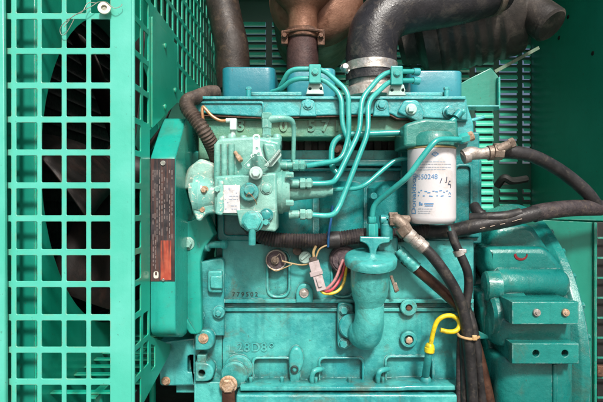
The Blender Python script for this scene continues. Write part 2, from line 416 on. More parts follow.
# ================================================================== RADIATOR, SHROUD, FAN
XS = -.45; FD, FZ, FR = 1.19, 1.07, .36
sh = thing('fan_shroud', 'green fan shroud with a large round opening seen through the grille', 'shroud', (XS, .19, .5))
m = MB()
hole = [(FD+FR*math.cos(2*PI*k/64), FZ+FR*math.sin(2*PI*k/64)) for k in range(64)]
m.side([(.815, .52), (1.62, .52), (1.62, 1.62), (.815, 1.62)], XS, .003, [hole])
m.build('shroud_sheet', 'guard_side', sh)
m = MB(); m.sheet([[(-.80, .52), (XS-.003, .52), (XS-.003, 1.62), (-.80, 1.62)]], .003, Matrix.Translation((0, -.1835, 0)) @ FRONT)
m.build('front_panel', 'sheet', sh)
m = MB(); m.lathe((XS-.002, FD-1, FZ), (-1, 0, 0), [(0, FR+.004), (.05, FR+.004)], 64)
m.bm.faces.ensure_lookup_table()
for f in [f for f in m.bm.faces if len(f.verts) > 4]: m.bm.faces.remove(f)
m.build('shroud_ring', 'sheet', sh)
m = MB(); m.side([(.86, .56), (1.58, .56), (1.58, 1.58), (.86, 1.58)], -.62, .06)
for k in range(26):
    z = .58+.038*k
    m.side([(.87, z), (1.57, z), (1.57, z+.004), (.87, z+.004)], -.612, .010, (), .0005)
tag(m.build('radiator_core', 'core'), 'black finned radiator core behind the fan', 'radiator')
fan = thing('cooling_fan', 'dark engine cooling fan blades inside the round shroud opening', 'fan', (-.44, FD-1, FZ))
m = MB(); m.lathe((-.47, FD-1, FZ), (1, 0, 0), [(0, .05), (.01, .075), (.05, .075), (.06, .05), (.09, .04), (.12, .04)], 32)
m.build('hub', 'fan', fan)
for k in range(7):
    m = MB(); a0 = .35+2*PI*k/7; nn = 9; prev = None
    for i in range(nn):
        t = i/(nn-1); r = .07+t*(FR-.085); wd = .075+.085*t; row = []
        for j in range(6):
            u = j/5-.5; ang = a0+u*wd/r*1.0+.18*t
            tw = u*wd*.75
            row.append(m.bm.verts.new((-.44+tw+.012*math.cos(u*PI), FD-1+r*math.cos(ang), FZ+r*math.sin(ang))))
        if prev:
            for j in range(5): m.bm.faces.new((prev[j], prev[j+1], row[j+1], row[j]))
        prev = row
    b = m.build('blade', 'fan', fan); sm = b.modifiers.new('thickness', 'SOLIDIFY'); sm.thickness = .003

# ================================================================== RADIATOR GUARD
GD = .78; GX = (134-CX)*GD/F
gu = thing('radiator_guard', 'mint green square-holed sheet guard standing at the left of the engine', 'guard', P(110, 402, GD)*1.0)
hx = [(-33, -12), (-8.5, 11), (16.2, 37), (41.5, 61.5), (66.3, 86), (90.8, 110)]
hyc = [16-33.4*2, 16-33.4, 16, 51, 85.5, 119.5, 152.5, 185.5, 218.5, 252.3, 284.3, 317.6, 350, 382, 415.5]
holes = []
for x0, x1 in hx:
    for a, b in zip(hyc, hyc[1:]): holes.append(rrect(x0, a+3.1, x1, b-3.1, 1.4))
m = MB(); m.plate([(-45, -60), (133.4, -60), (133.4, 421), (-45, 421)], GD, .0025, holes, .0009)
fs = m.build('front_grille', 'guard', gu)
m = MB(); m.plate([(-47, -60), (3.2, -60), (5.8, 421), (-47, 421)], GD-.012, .008, (), .002)
m.build('frame_strip', 'guard', gu)
# side sheet: (distance, Z)
def zy(y, d=GD): return 1.0+(CY-y)*d/F
ztop = 1.72
poly = [(GD+.0004, zy(421)), (.985, .682), (1.010, .696), (.864, .757), (.862, 1.127), (1.041, 1.2125), (1.60, 1.335), (1.60, ztop), (GD+.0004, ztop)]
def inside(p, poly):
    c = False
    for (x1, y1), (x2, y2) in zip(poly, poly[1:]+poly[:1]):
        if (y1 > p[1]) != (y2 > p[1]) and p[0] < (x2-x1)*(p[1]-y1)/(y2-y1)+x1: c = not c
    return c
def segd(p, poly):
    p = Vector(p); best = 9
    for a, b in zip(poly, poly[1:]+poly[:1]):
        a, b = Vector(a), Vector(b); t = max(0, min(1, (p-a).dot(b-a)/(b-a).length_squared)); best = min(best, (p-a-(b-a)*t).length)
    return best
plate_q = [(.866, zy(126, .862)), (1.040, 1.222), (1.040, 1.332), (.866, 1.337)]
shol = []
zrow = [zy(v) for v in hyc]
r0 = zrow[0]
while r0 < ztop: zrow.insert(0, r0+.0543); r0 += .0543
for i in range(20):
    d0 = .7855+.0402*i; d1 = d0+.0285
    for a, b in zip(zrow, zrow[1:]):
        z0, z1 = b+.005, a-.005
        q = [(d0, z0), (d1, z0), (d1, z1), (d0, z1)]
        if all(inside(c, poly) and segd(c, poly) > .0024 and (i == 0 or segd(c, poly) > (.011 if z0 > .8 else .006)) for c in q) and not (inside(((d0+d1)/2, (z0+z1)/2), plate_q)):
            shol.append(rpoly([(*c, .0035) for c in q]))
shol.append(rpoly([(.868, .692, .0035), (.893, .692, .0035), (.893, .731, .0035), (.868, .741, .0035)]))
m = MB(); m.side(poly, GX, .0025, shol, .0006)
m.build('side_grille', 'guard_side', gu)
m = MB()                                                # folded corner where the two sheets meet
m.cyl((GX-.0022, GD-1+.0018, zy(421)), (GX-.0022, GD-1+.0018, ztop), .0032, 16)
m.build('folded_corner', 'guard', gu)
m = MB(); m.side([(c[0], c[1]) for c in rpoly([(.866, zy(128, .862), .004), (1.042, 1.214, .004), (1.042, 1.338, .004), (.866, 1.334, .004)])], GX+.0032, .003, (), .0008)
cp = m.build('cover_plate', 'guard_side', gu)
for d0, z0 in ((.945, 1.305), (.945, 1.185), (1.02, 1.235)):
    m = MB(); m.lathe((GX+.003, d0-1, z0), (1, 0, 0), [(0, .006), (.002, .006), (.0035, .004), (.0035, 0)], 16)
    m.build('rivet', 'guard_side', cp)

# washer on a twist of wire hung from the grille
ws = thing('hanging_wire', 'thin bent wire with an ivory washer hooked over the top of the grille', 'wire', P(90, 20, GD-.006))
m = MB(); m.tube([P(98, 2, .772), P(92, 6, .770), P(84, 10, .768), P(72, 17, .768), P(63, 24, .770), P(60, 30, .774), P(62, 35, .774), P(66, 33, .772), P(71, 25, .770), P(74, 19, .770)], .0006, 6)
m.tube([P(97, 3, .772), P(88, 3, .770), P(82, 12, .768), P(73, 16, .769), P(64, 27, .770)], .0006, 6)
m.tube([P(98, 2, .772), P(106, 2, .770), P(114, 8, .7702), P(121, 6, .772), P(122, 4, .774)], .0006, 6)
m.build('wire_twist', 'zinc', ws)
m = MB(); R1, R2 = S(6.2, .77), S(3, .77)
m.lathe(P(104.5, 8.5, .772), (.15, -1, .1), [(0, R2), (0, R1), (.003, R1), (.003, R2), (0, R2)], 28)
m.build('washer', 'ivory', ws)

# ================================================================== ENGINE
en = thing('diesel_engine', 'teal painted four cylinder diesel engine filling the middle of the enclosure', 'engine', (0, .12, .5))
b = MB()
b.box(216, 150, 476, 404, 1.062, .30)
# upper crankcase wall with pill shaped pockets
b.plate(rpoly([(222, 240, 6), (474, 240), (474, 303), (222, 303, 4)]), 1.0, .05, [rrect(268.5, 252, 288, 296, 9), rrect(333, 252, 353, 296, 9)], .003)
b.box(224, 244, 470, 302, 1.009, .05)
# long ribs
b.plate(rpoly([(222, 299.5), (474, 299.5), (474, 303.4), (222, 303.4)]), .990, .012, (), .002)
b.plate(rpoly([(222, 308.0), (474, 308.0), (474, 311.8), (222, 311.8)]), .992, .012, (), .002)
b.box(222, 303, 474, 309, 1.002, .03)
# lower crankcase wall with window pockets
win = [rrect(254, 359.5, 290, 384, 4.5), rrect(320.5, 359.5, 362, 384, 4.5), rrect(387, 358, 432, 384, 4.5)]
b.plate([(222, 311), (474, 311), (474, 389), (222, 389)], .998, .05, win, .004)
b.box(224, 314, 472, 389, 1.009, .05)
# pocket rims
for x0, x1, y0 in ((254, 290, 359.5), (320.5, 362, 359.5), (387, 432, 358)):
    b.plate(rrect(x0-2.5, y0-2.5, x1+2.5, 386, 6), .9945, .006, [rrect(x0, y0, x1, 384, 4.5)], .0022)
for x0, x1 in ((268.5, 288), (333, 353)):
    b.plate(rrect(x0-2.6, 250, x1+2.6, 298.6, 11), .9965, .006, [rrect(x0, 252, x1, 296, 9)], .0022)
# arch boss
b.plate(rpoly([(296, 303), (296, 292, 3), (299.5, 284, 5), (309, 284, 5), (313, 292, 3), (313, 303)]), .985, .02, (), .003)
# teardrop boss with drilled hole
b.plate(circ(296, 361, 7.5, 28, 14), .985, .02, (), .006)
b.plate(rpoly([(289, 366, 3), (301, 366, 3), (300, 386), (290, 386)]), .988, .02, (), .003)
# round boss bottom left + rounded shoulder
b.disc(234, 376, .978, 13.5, .04)
b.disc(238, 370, .988, 14.5, .03)
# small bosses on the left end
b.plate(rpoly([(199, 262, 5), (222, 258, 3), (224, 262), (224, 336), (199, 336, 3)]), .985, .06, (), .003)
b.plate(rpoly([(207.5, 271, 3), (222, 271, 2), (222, 293, 2), (207.5, 293, 4)]), .972, .02, (), .003)
b.plate(rpoly([(210, 276, 2), (222, 276), (222, 289), (210, 289, 3)]), .966, .02, (), .003)
b.disc(218.5, 313, .975, 6, .025)
b.plate(rpoly([(194, 329), (222, 329), (222, 404), (194, 404)]), 1.0, .08)
b.plate(rpoly([(195, 330), (209, 330, 5), (214, 336, 6), (214, 345, 6), (209, 350.5, 5), (195, 350.5)]), .968, .05, (), .003)
b.plate(rpoly([(195, 363), (208, 363, 5), (214, 369, 6), (213, 378, 6), (208, 382, 5), (195, 382)]), .968, .05, [circ(201.5, 373.5, 3.2)], .003)
b.box(197, 355, 206, 362.5, .975, .04, 1.5)
b.box(194, 382, 226, 404, .978, .05, 1)
# sump rail
b.plate(rpoly([(240, 387), (398, 387), (408, 386), (480, 386), (480, 391), (408, 391), (398, 391.5), (240, 391.5)]), .958, .06, (), .003)
b.box(238, 392.3, 480, 394, .975, .05, 0, .001)
b.box(236, 394.8, 480, 420, .952, .30, 2, .004)
# upper block behind the pump
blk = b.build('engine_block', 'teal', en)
u = MB()
u.box(200, 200, 480, 243, 1.055, .25)
u.box(240, 159.5, 482, 244, 1.045, .2, 2, .004)
u.plate(rpoly([(268, 159, 2), (402, 159, 2), (402, 166), (268, 166)]), 1.020, .05, (), .004)
u.plate(rpoly([(268, 167), (402, 167), (402, 171, 2), (268, 171)]), 1.030, .03, (), .004)
for x in (291, 341, 388):
    a, c = P(x, 180, 1.062), P(x, 240, 1.062)
    u.lathe(c, a-c, [(0, .052), ((a-c).length*.86, .052), ((a-c).length*.95, .042), ((a-c).length, .015), ((a-c).length, 0)], 32)
u.box(400, 132, 480, 238, 1.035, .1, 2, .004)
u.plate(rrect(454.5, 164, 473, 234, 5), 1.028, .012, [rrect(457, 166.5, 470.5, 231.5, 4)], .0022)
u.plate(rrect(217, 208, 262, 241, 5), 1.000, .06, [rrect(224, 212, 258, 235, 4)], .003)
u.box(220, 210, 260, 238, 1.008, .04, 3)
u.box(255, 240, 330, 245, 1.0, .04, 1)
u.disc(374, 196, .995, 3.4, .03)
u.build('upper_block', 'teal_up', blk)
# dark gasket gap between head and block
q = MB(); q.box(262, 136, 404, 162, 1.085, .08)
for k in range(9): q.box(276+14*k, 138, 284+14*k, 160, 1.070, .02, 1.5, .002)
q.build('gasket_gap', 'darkpipe', blk)
# bolts, washers and plugs on the crankcase
bolt(blk, 304, 293, .985, 3.0, 'alu', .004, 1.6)
bolt(blk, 409, 308, .990, 3.0, 'clamp_rust', .002, 0)
m = MB(); m.disc(409, 308, .984, 8.4, .012, 30, 3.2); m.build('threaded_boss', 'teal', blk)
m = MB(); m.disc(409, 340, .986, 8.2, .012, 30, 4.4); m.build('threaded_boss', 'teal', blk)
bolt(blk, 409, 340, .986, 3.6, 'boltrust', .004, 0)
bolt(blk, 203.5, 338.5, .968, 3.4, 'boltrust', .004, 1.5)
bolt(blk, 199.5, 315.5, .984, 3.8, 'teal', .010)
bolt(blk, 218.5, 313, .975, 3.2, 'teal', .006, 0)
bolt(blk, 228.5, 384.5, .962, 7.2, 'boltrust', .013, 1.25, 'sump_bolt')
m = MB(); m.disc(294.5, 370, .982, 4.0, .006, 24, 2.4); m.build('drain_plug', 'stamp', blk)
for x in (250.5, 282, 315.5, 349.5, 382.5, 424):
    m = MB(); m.cyl(P(x, 389, .985), P(x, 377, .985), S(2.1, .985), 14); m.hexnut(P(x, 387, .984), P(x, 382.5, .984), S(3.0, .985))
    m.build('sump_stud', 'teal', blk)
for x in (316, 382):
    m = MB(); m.tube([P(x-4, 386, .982), P(x-4, 377, .980), P(x-2, 371.5, .978), P(x+3, 369.5, .985), P(x+6, 369, .995)], S(2.6, .98), 12)
    m.build('cast_hook', 'teal', blk)
# rusty strap under the sump bolt
m = MB(); m.plate(rpoly([(222, 390, 2), (234.5, 390, 2), (236, 425), (222, 425)]), .955, .004); m.build('strap', 'brownpipe', blk)
# casting and stamped numbers
m = MB(); m.text('28D8', 252, 347.5, 9.0, .998, .004, bold=.0004, space=1.12); m.build('crankcase_number', 'teal', blk)
m = MB(); m.plate(circ(271.5, 345.5, 2.4), .9955, .004, [circ(271.5, 345.5, 1.2)], .0005); m.build('casting_dot', 'teal', blk)
m = MB(); m.plate(rpoly([(229, 343.5), (230, 343.5), (230, 352), (235, 352), (235, 353), (229, 353)]), .9965, .003, (), .0003)
m.build('casting_mark', 'teal', blk)
m = MB(); m.text('779502', 245, 294.6, 4.4, 1.0, .0008, bold=.0002, space=1.5); m.build('stamped_number', 'stamp', blk)

# engine foot / front support, bottom left
m = MB(); m.plate(rpoly([(157, 343, 2), (195, 338), (195, 386, 1), (160, 386, 3)]), 1.0, .10, [rrect(187.5, 356, 196, 372, 2)], .003)
m.box(164, 345, 195, 385, 1.02, .1); m.box(176, 384, 200, 393, 1.02, .08)
ft = m.build('front_support', 'teal', en)
bolt(ft, 166, 381, 1.0, 3.4, 'boltrust', .008, 1.3)

# timing case between belt guard and block
t = MB()
t.plate(rpoly([(178, 226, 5), (206, 213, 6), (214, 235), (203, 250, 4), (200, 262), (202, 334, 6), (192, 336, 6), (181, 322, 8), (178, 300)]), .965, .16, (), .004)
t.plate(rpoly([(178.5, 240, 5), (182, 232, 3), (186, 231), (184, 236, 3), (181.5, 244, 3), (182.5, 312, 8), (196, 334), (190, 335, 4), (178.5, 318, 6)]), .958, .01, (), .003)
t.plate(rpoly([(176, 165, 6), (196, 150, 4), (214, 156), (216, 232), (178, 236)]), 1.01, .10, (), .004)
tc = t.build('timing_case', 'guardbox', en)
bolt(tc, 188, 243.5, .965, 4.6, 'pump', .010)
m = MB(); m.lathe(P(199, 244, .985), Vector((1, -.22, 0)), [(0, .017), (.004, .0195), (.010, .0195), (.012, .015), (.022, .015), (.024, .008), (.050, .007), (.051, .0085), (.060, .0085), (.062, .005), (.062, 0)], 24)
m.build('drain_cock', 'teal', tc)

# cylinder head
h = MB()
h.plate(rpoly([(198, 115), (466, 115), (466, 137.5, 2), (262, 137.5, 2), (240, 160), (198, 160)]), 1.006, .2, (), .004)
h.box(204, 116, 330, 120, 1.000, .02, 1, .003)
hd = h.build('cylinder_head', 'oily', en)
m = MB()
for ch, x, y in (('3', 241, 126), ('0', 283.5, 126.5), ('.', 293.5, 130), ('5', 311.5, 126.5), ('7', 325, 126.5), ('1', 337, 126.5)):
    if ch == '.': m.box(x-1.2, y+1.8, x+1.2, y+4.2, 1.0025, .006, 1)
    else: m.text(ch, x, y, 11, 1.006, .007, bold=.0011)
    m.build('cast_numeral', 'oily', hd); m = MB()
m.bm.free()
r_ = MB()
r_.plate(rpoly([(195, 100, 3), (200, 96.6, 2), (466, 96.6, 2), (467.5, 120), (419, 117.5, 2), (398, 117.5, 2), (391, 113.5, 3), (265, 117, 2), (212, 114, 3), (197, 112)]), .985, .16, (), .003)
r_.plate(rpoly([(197, 96.0, 1), (466, 96.0, 1), (466, 99.2), (197, 99.2)]), .9785, .012, (), .002)
r_.plate(rpoly([(200, 101), (264, 101, 3), (264, 113, 3), (262, 113), (262, 103.5, 2), (200, 103.5)]), .981, .006, (), .0018)
for x in (308, 381.5):
    r_.plate(rpoly([(x-8.5, 116), (x-6.5, 99.5, 4), (x+6.5, 99.5, 4), (x+8.5, 116)]), .980, .012, (), .0025)
r_.plate(rpoly([(397.5, 112, 2), (404, 100, 3), (418, 99.5, 4), (424, 112), (423, 121, 3), (416, 121)]), .978, .02, (), .003)
r_.plate(rpoly([(424, 98), (467, 98, 2), (468, 121), (424, 121)]), .990, .1, (), .003)
r_.plate(rpoly([(452, 100, 3), (466, 100, 3), (474, 124, 3), (474, 139), (452, 139)]), 1.0, .1, (), .004)
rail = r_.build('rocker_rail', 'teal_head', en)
bolt(rail, 308, 104.5, .980, 3.8, 'teal_head', .006, 1.4)
bolt(rail, 381.5, 105, .980, 3.8, 'teal_head', .006, 1.4)
m = MB(); m.disc(411.5, 109, .974, 5.6, .006); m.plate([(409, 106.8), (414, 106.8), (414, 111.5), (409, 111.5)], .966, .012, (), .001); m.build('square_plug', 'lever', rail)
m = MB(); m.plate([(200, 114.5), (262, 117.2), (391, 114.2), (398, 118.2), (420, 118.6), (420, 119.6), (397, 119.4), (390, 115.6), (262, 118.6), (200, 115.8)], .988, .05, (), .0005); m.build('gasket', 'brownpipe', rail)
# spray bars on top with end bolts
m = MB(); m.box(247, 91.5, 302, 96, .990, .02, 1); m.box(404, 92, 446, 96.4, .990, .02, 1); m.build('top_bar', 'teal_head', rail)
for x in (248.5, 446.5):
    m = MB(); m.cyl(P(x, 98, .986), P(x, 87.5, .986), S(2.7, .986), 14); m.lathe(P(x, 89.5, .986), (0, 0, 1), [(0, S(3.3, .986)), (.004, S(3.3, .986)), (.0055, S(2.2, .986)), (.0055, 0)], 6)
    m.build('bolt', 'teal_head', rail)
m = MB(); m.cyl(P(200, 97, .995), P(200, 92.5, .995), S(3, .995), 14); m.build('bolt', 'teal_head', rail)
# rocker covers
for x0, x1, y0, lab in ((221, 275, 66.5, None), (286.5, 336, 67.5, None), (410, 464, 70, None)):
    m = MB(); d = 1.05
    X0, X1 = (x0-CX)*d/F, (x1-CX)*d/F; zt_, zb_ = P(0, y0, d).z, P(0, 98, d).z
    m.sheet([rpoly([(X0, d-1, .022), (X1, d-1, .022), (X1, d-1+.17, .022), (X0, d-1+.17, .022)], 8)], zt_-zb_, Matrix.Translation((0, 0, (zt_+zb_)/2)), .004)
    m.build('rocker_cover', 'rocker', en)
# water outlet under the intake hose
m = MB(); a = P(371, 98, 1.13); m.lathe(a, (0, 0, 1), [(0, .062), (.02, .060), (.026, .052), (.075, .052)], 36)
m.build('intake_flange', 'alu', en)
# clamps that hold the injector pipes
for x, y in ((315, 64), (397, 65.5)):
    m = MB(); m.box(x-6, y, x+6, y+19, .972, .012, 1.2); m.box(x-6, y, x+6, y+19, .990, .010, 1.2)
    c = m.build('pipe_clamp', 'pipe', en)
    bolt(c, x, y+8, .972, 3.0, 'pipe', .005, 1.2)
    m = MB(); m.plate(rpoly([(x-9, y+30), (x-6, y+18.5, 2), (x+7, y+18.5, 2), (x+9, y+30)]), .984, .03, [circ(x-5, y+24.5, 1.5), circ(x+6, y+24.5, 1.5)], .0015)
    m.build('clamp_base', 'lever', c)
# injector pipes
def pipe(name, pts, r=2.5, mat='pipe', parent=None, fil=.02):
    d = pts[len(pts)//2][2]
    return MB().tube([P(*p) for p in pts], S(r, d), 14, 7, fillet=fil).build(name, mat, parent or en)
pipe('injector_pipe', [(279, 90, 1.02), (283, 82, 1.0), (290, 69, .983), (323, 69, .983), (348.5, 92, .962), (348.8, 137, .955), (342, 160, .945), (306, 166, .915)], 2.6)
pipe('injector_pipe', [(272, 92, 1.03), (280, 90, 1.01), (293, 78.5, .985), (323, 78.5, .984), (341.5, 95, .968), (342.3, 127, .96), (351, 145, .955), (345, 165, .948), (338, 176, .945)], 2.6)
pipe('injector_pipe', [(417, 71.5, 1.0), (390, 71.5, .983), (380, 76.5, .975), (361.5, 98.5, .955), (359.5, 132, .94), (336, 180, .915), (330, 183.5, .905), (306, 183.5, .9)], 2.7)
pipe('injector_pipe', [(417, 80.5, 1.0), (390, 80.5, .984), (368, 101, .955), (368, 133, .935), (338, 210, .905), (331, 216.5, .895), (306, 214.5, .89)], 2.7)
for x, y in ((417, 71.5), (417, 80.5)):
    m = MB(); m.lathe(P(x-4, y, .998), (1, .3, 0), [(0, S(3.6, 1)), (.006, S(3.8, 1)), (.014, S(3.8, 1)), (.016, S(2.4, 1)), (.016, 0)], 16); m.build('pipe_union', 'teal_head', en)
# leak-off and return pipes
pipe('return_pipe', [(463, 111, .975), (451, 123, .965), (440, 128, .965), (408, 132.5, .968), (343, 134.5, .972), (332, 143, .97), (331, 166, .96), (337, 173, .955)], 3.0)
m = MB(); m.hexa(449, 112, .984, 5, .012, 1.3); m.lathe(P(456, 117, .965), (.6, 0, .8), [(0, .007), (.016, .007)], 14); m.build('banjo_bolt', 'teal_head', en)
pipe('return_pipe', [(412, 158, .98), (396, 159.5, .98), (386, 167, .975), (367, 184, .965), (356, 189, .955), (318, 189.5, .935)], 2.4)
pipe('filter_pipe', [(372, 222, .945), (372.5, 209, .94), (377, 202, .935), (408, 177, .885), (420, 160, .88), (434, 142, .88), (440, 139, .885), (464, 139.5, .905)], 3.0, 'pipe', None, .015)
m = MB(); m.lathe(P(459, 139.5, .905), (1, .1, .25), [(0, S(4, .9)), (.004, S(5.5, .9)), (.016, S(5.5, .9)), (.018, S(4.5, .9)), (.020, S(4.5, .9)), (.020, 0)], 6)
m.build('pipe_union', 'pipe', en)
m = MB(); m.lathe(P(469, 137, .908), (.8, -.45, .3), [(0, S(5, .9)), (.006, S(5, .9)), (.009, S(4.3, .9)), (.009, 0)], 6); m.build('union_nut', 'boltrust', en)
m = MB(); m.hexnut(P(372, 223, .945), P(372, 216.5, .945), S(4.2, .945)); m.hexnut(P(372.3, 240, .945), P(372.3, 223.5, .945), S(5.8, .945)); m.build('pipe_union', 'pipe', en)
# lift pump behind the filler
m = MB(); m.plate(rpoly([(378, 238, 3), (398, 236, 4), (399, 262, 4), (376, 262)]), .955, .06, (), .004)
m.cyl(P(386.5, 240, .95), P(386.5, 224, .95), S(6.3, .95), 22); m.cyl(P(380, 219.5, .95), P(393, 219.5, .95), S(5, .95), 20); m.cyl(P(386.5, 226, .95), P(386.5, 216, .95), S(5, .95), 20)
m.build('lift_pump', 'teal', en)

# flywheel bell housing
AX = Vector((0, .29, .65))
f = MB()
f.lathe((.335, .29, .65), (1, 0, 0), [(0, .10), (0, .275), (.006, .284), (.022, .284), (.026, .278), (.030, .268), (.06, .280), (.10, .298), (.15, .318), (.19, .331), (.214, .3365), (.218, .341), (.222, .342), (.236, .342), (.240, .338), (.240, .10)], 128)
def vbox(x0, x1, y0, y1, d, depth, r, bev=.012):
    """casting lump: plan with rounded front corners, run vertically"""
    X0, X1 = (x0-CX)*d/F, (x1-CX)*d/F; a, c = P(0, y0, d).z, P(0, y1, d).z
    f.sheet([rpoly([(X0, d-1, r), (X1, d-1, r), (X1, d-1+depth), (X0, d-1+depth)], 10)], a-c, Matrix.Translation((0, 0, (a+c)/2)), bev)
# starter pocket: a lying cylinder with a round end cap
a, c = P(494, 283, .998), P(566, 283, .998); L = c.x-a.x
f.lathe(a, (1, 0, 0), [(0, 0), (0, S(13, 1)), (.005, S(15.5, 1)), (L*.90, S(15, 1)), (L*.97, S(11, 1)), (L, S(5, 1)), (L, 0)], 48)
f.lathe(P(484, 286, .985), (1, -.12, 0), [(0, 0), (0, S(13, 1)), (.004, S(14.8, 1)), (.03, S(15.2, 1)), (.031, 0)], 48)
# flat topped saddle carrying the emblem
f.plate(rpoly([(487, 247, 5), (547, 247, 8), (563, 264, 8), (568, 284), (494, 284), (486, 266, 6)]), .993, .12, (), .013)
f.plate(rpoly([(494, 226, 10), (532, 223, 10), (552, 252), (486, 252)]), 1.035, .12, (), .014)
f.plate(rpoly([(478, 292, 8), (500, 290), (508, 402), (497, 414), (484, 330, 8)]), .985, .1, (), .009)
vbox(497, 579, 318, 350, .925, .15, .045)
vbox(499, 581, 358, 425, .918, .16, .048, .014)
vbox(553, 558, 364, 425, .914, .05, .006, .003)
f.lathe(P(486, 316, .985), (1, 0, 0), [(0, 0), (0, .044), (.006, .050), (.07, .053), (.07, 0)], 40)
for k, x in enumerate((.03, .205)):
    f.lathe((.335+x, .29, .65), (1, 0, 0), [(0, .27), (.001, .2865-.006*k+.052*k), (.004, .2870-.006*k+.052*k), (.005, .27)], 128)
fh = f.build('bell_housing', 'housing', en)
for y0, y1, hole_ in ((302, 324.5, False), (343.5, 364, True)):
    m = MB(); hs = [circ(536, 353.5, 3.3), circ(565, 353.5, 3.3)] if hole_ else []
    m.box(513, y0+.5, 578, y1-.5, .896, .125, 0, .002)
    m.plate(rrect(512, y0, 579, y1, .8), .88, .016, hs, .0015)
    pad = m.build('mounting_pad', 'housing', fh)
    if not hole_:
        pad['label'] = 'upper mounting pad with two bolts'
        for x in (537.5, 566.5):
            mm = MB(); mm.disc(x, 313, .8755, 3.7, .006, 20); mm.lathe(P(x, 313, .8755), (0, -1, 0), [(0, S(2.4, .88)), (.002, S(1.6, .88)), (.002, 0)], 16); mm.build('bolt', 'boltrust' if x > 550 else 'alu', pad)
    else:
        pad['label'] = 'lower mounting pad with two open holes'
m = MB()
out = [(521+6.8*math.cos(math.radians(v)), 255+5.6*math.sin(math.radians(v))) for v in range(-5, 186, 10)]
inn = [(521.6+5.2*math.cos(math.radians(v)), 253.8+4.4*math.sin(math.radians(v))) for v in range(185, -6, -10)]
m.plate(out+inn, .9915, .003, (), .0004); m.build('emblem', 'redpaint', fh)
m = MB()
for k in range(6):
    a0 = math.radians(112+11*k)
    m.lathe(AX+Vector((.573, math.cos(a0)*.330, math.sin(a0)*.330)), (1, 0, 0), [(0, .008), (.007, .008), (.008, .006), (.008, 0)], 6)
m.build('rim_bolt', 'housing', fh)

# ================================================================== BELT GUARD with warning decal
BX0, BX1 = (150-CX)*.87/F, (175.3-CX)*.87/F
bg = thing('belt_guard', 'narrow upright green belt guard box carrying a rust-streaked black warning decal', 'belt guard', (BX0/2+BX1/2, 0, .70))
prof = rpoly([(.87, 1.078, .006), (.952, 1.165, .01), (1.12, 1.165), (1.12, .735), (.93, .735, .02), (.87, .757, .02)])
m = MB(); m.side(prof, BX1, BX1-BX0, (), .003)
bo = m.build('guard_box', 'guardbox', bg)
m = MB(); m.plate(rrect(150.6, 158.6, 174.8, 281.5, .5), .8693, .001, (), .0002); lab = m.build('warning_label', 'decal', bg)
m = MB(); m.plate(rrect(160.5, 240.5, 171.2, 280, .3), .8689, .0006, (), .0001); m.build('red_panel', 'decal_red', lab)
m = MB(); random.seed(3)
for x in (153, 155, 157, 159.5, 162, 164.5, 167, 169.5, 172):
    y = 170.0
    while y < 236:
        L = random.uniform(2, 8)
        if random.random() < .72: m.plate([(x-.42, y), (x+.42, y), (x+.42, y+L), (x-.42, y+L)], .8689, .0005, (), .00005)
        y += L+random.uniform(.8, 2.2)
for x in (153.2, 155.6):
    y = 240.0
    while y < 266:
        L = random.uniform(2, 6); m.plate([(x-.4, y), (x+.4, y), (x+.4, y+L), (x-.4, y+L)], .8689, .0005, (), .00005); y += L+random.uniform(1, 2)
m.build('label_print', 'decaltext', lab)
m = MB(); m.plate(rrect(153.5, 271.5, 158.5, 278.5, 2.2), .8688, .0006, [rrect(154.9, 270.9+1.0, 157.1, 275.6, 1)], .0001); m.build('label_emblem', 'ivory', lab)
m = MB(); m.disc(162.8, 163, .867, 2.6, .002, 16); m.build('rivet', 'steel', bo)
m = MB(); m.disc(163, 280, .867, 1.5, .002, 12); m.build('rivet', 'steel', bo)

# ================================================================== INJECTION PUMP
ip = thing('injection_pump', 'pale teal fuel injection pump with worn paint, a lever and a nameplate', 'fuel pump', P(245, 235, .92))
p = MB()
p.plate(rpoly([(213, 146, 4), (218, 138, 5), (255, 136, 3), (280, 141, 3), (281, 172, 3), (276, 180), (216, 180, 2)]), .895, .075, (), .006)
for x in (217.5, 224.5, 231.5): p.cyl(P(x, 180, .896), P(x, 144, .896), S(3.6, .89), 16)
p.plate(rpoly([(214, 176, 3), (277, 172, 4), (277, 231, 3), (262, 229), (240, 216, 2), (214, 214, 3)]), .872, .09, (), .005)
p.plate(rpoly([(236, 210), (277, 210, 2), (276, 232, 3), (240, 228, 5)]), .866, .08, (), .004)
p.plate(rpoly([(262, 142, 4), (276, 143, 5), (279, 160, 6), (268, 166, 5)]), .884, .02, (), .005)
p.box(242, 137, 281, 146, .905, .06, 2, .004)
body = p.build('pump_body', 'pump', ip)
m = MB()
for x, y in ((223, 140), (232, 137.5), (243.5, 139.5), (277, 138)):
    m = MB(); c = P(x, y, .92); m.lathe(c-Vector((0, 0, .006)), (0, 0, 1), [(0, S(5, .92)), (.008, S(5, .92)), (.013, S(3.5, .92)), (.015, 0)], 18)
    m.build('cap_nut', 'pump', body)
# drive flange on the left
fl = MB()
fl.plate(rpoly([(187, 183, 3), (196, 182), (204, 188, 4), (215, 180, 3), (220, 212, 3), (206, 214, 4), (200, 222, 3), (196, 220), (188, 196, 5)]), .900, .03, (), .004)
fl.plate(rpoly([(181, 190), (187, 168, 4), (200, 158, 3), (214, 163, 3), (215, 182), (196, 188)]), .945, .04, (), .006)
fl.lathe(P(196, 196, .93), (1, 0, 0), [(0, .040), (.012, .042), (.022, .036), (.06, .033)], 36)
fl.plate(rpoly([(218, 180, 2), (223, 180, 2), (224, 208), (222, 216, 3), (215, 214, 2)]), .866, .02, (), .003)
flo = fl.build('drive_flange', 'worn', ip)
bolt(flo, 204.5, 190, .898, 3.2, 'boltrust', .010, 1.3)
bolt(flo, 217.5, 189.5, .868, 3.0, 'pump', .006, 1.3)
m = MB(); m.disc(202, 209.5, .898, 2.8, .004, 18); m.build('bolt', 'boltrust', flo)
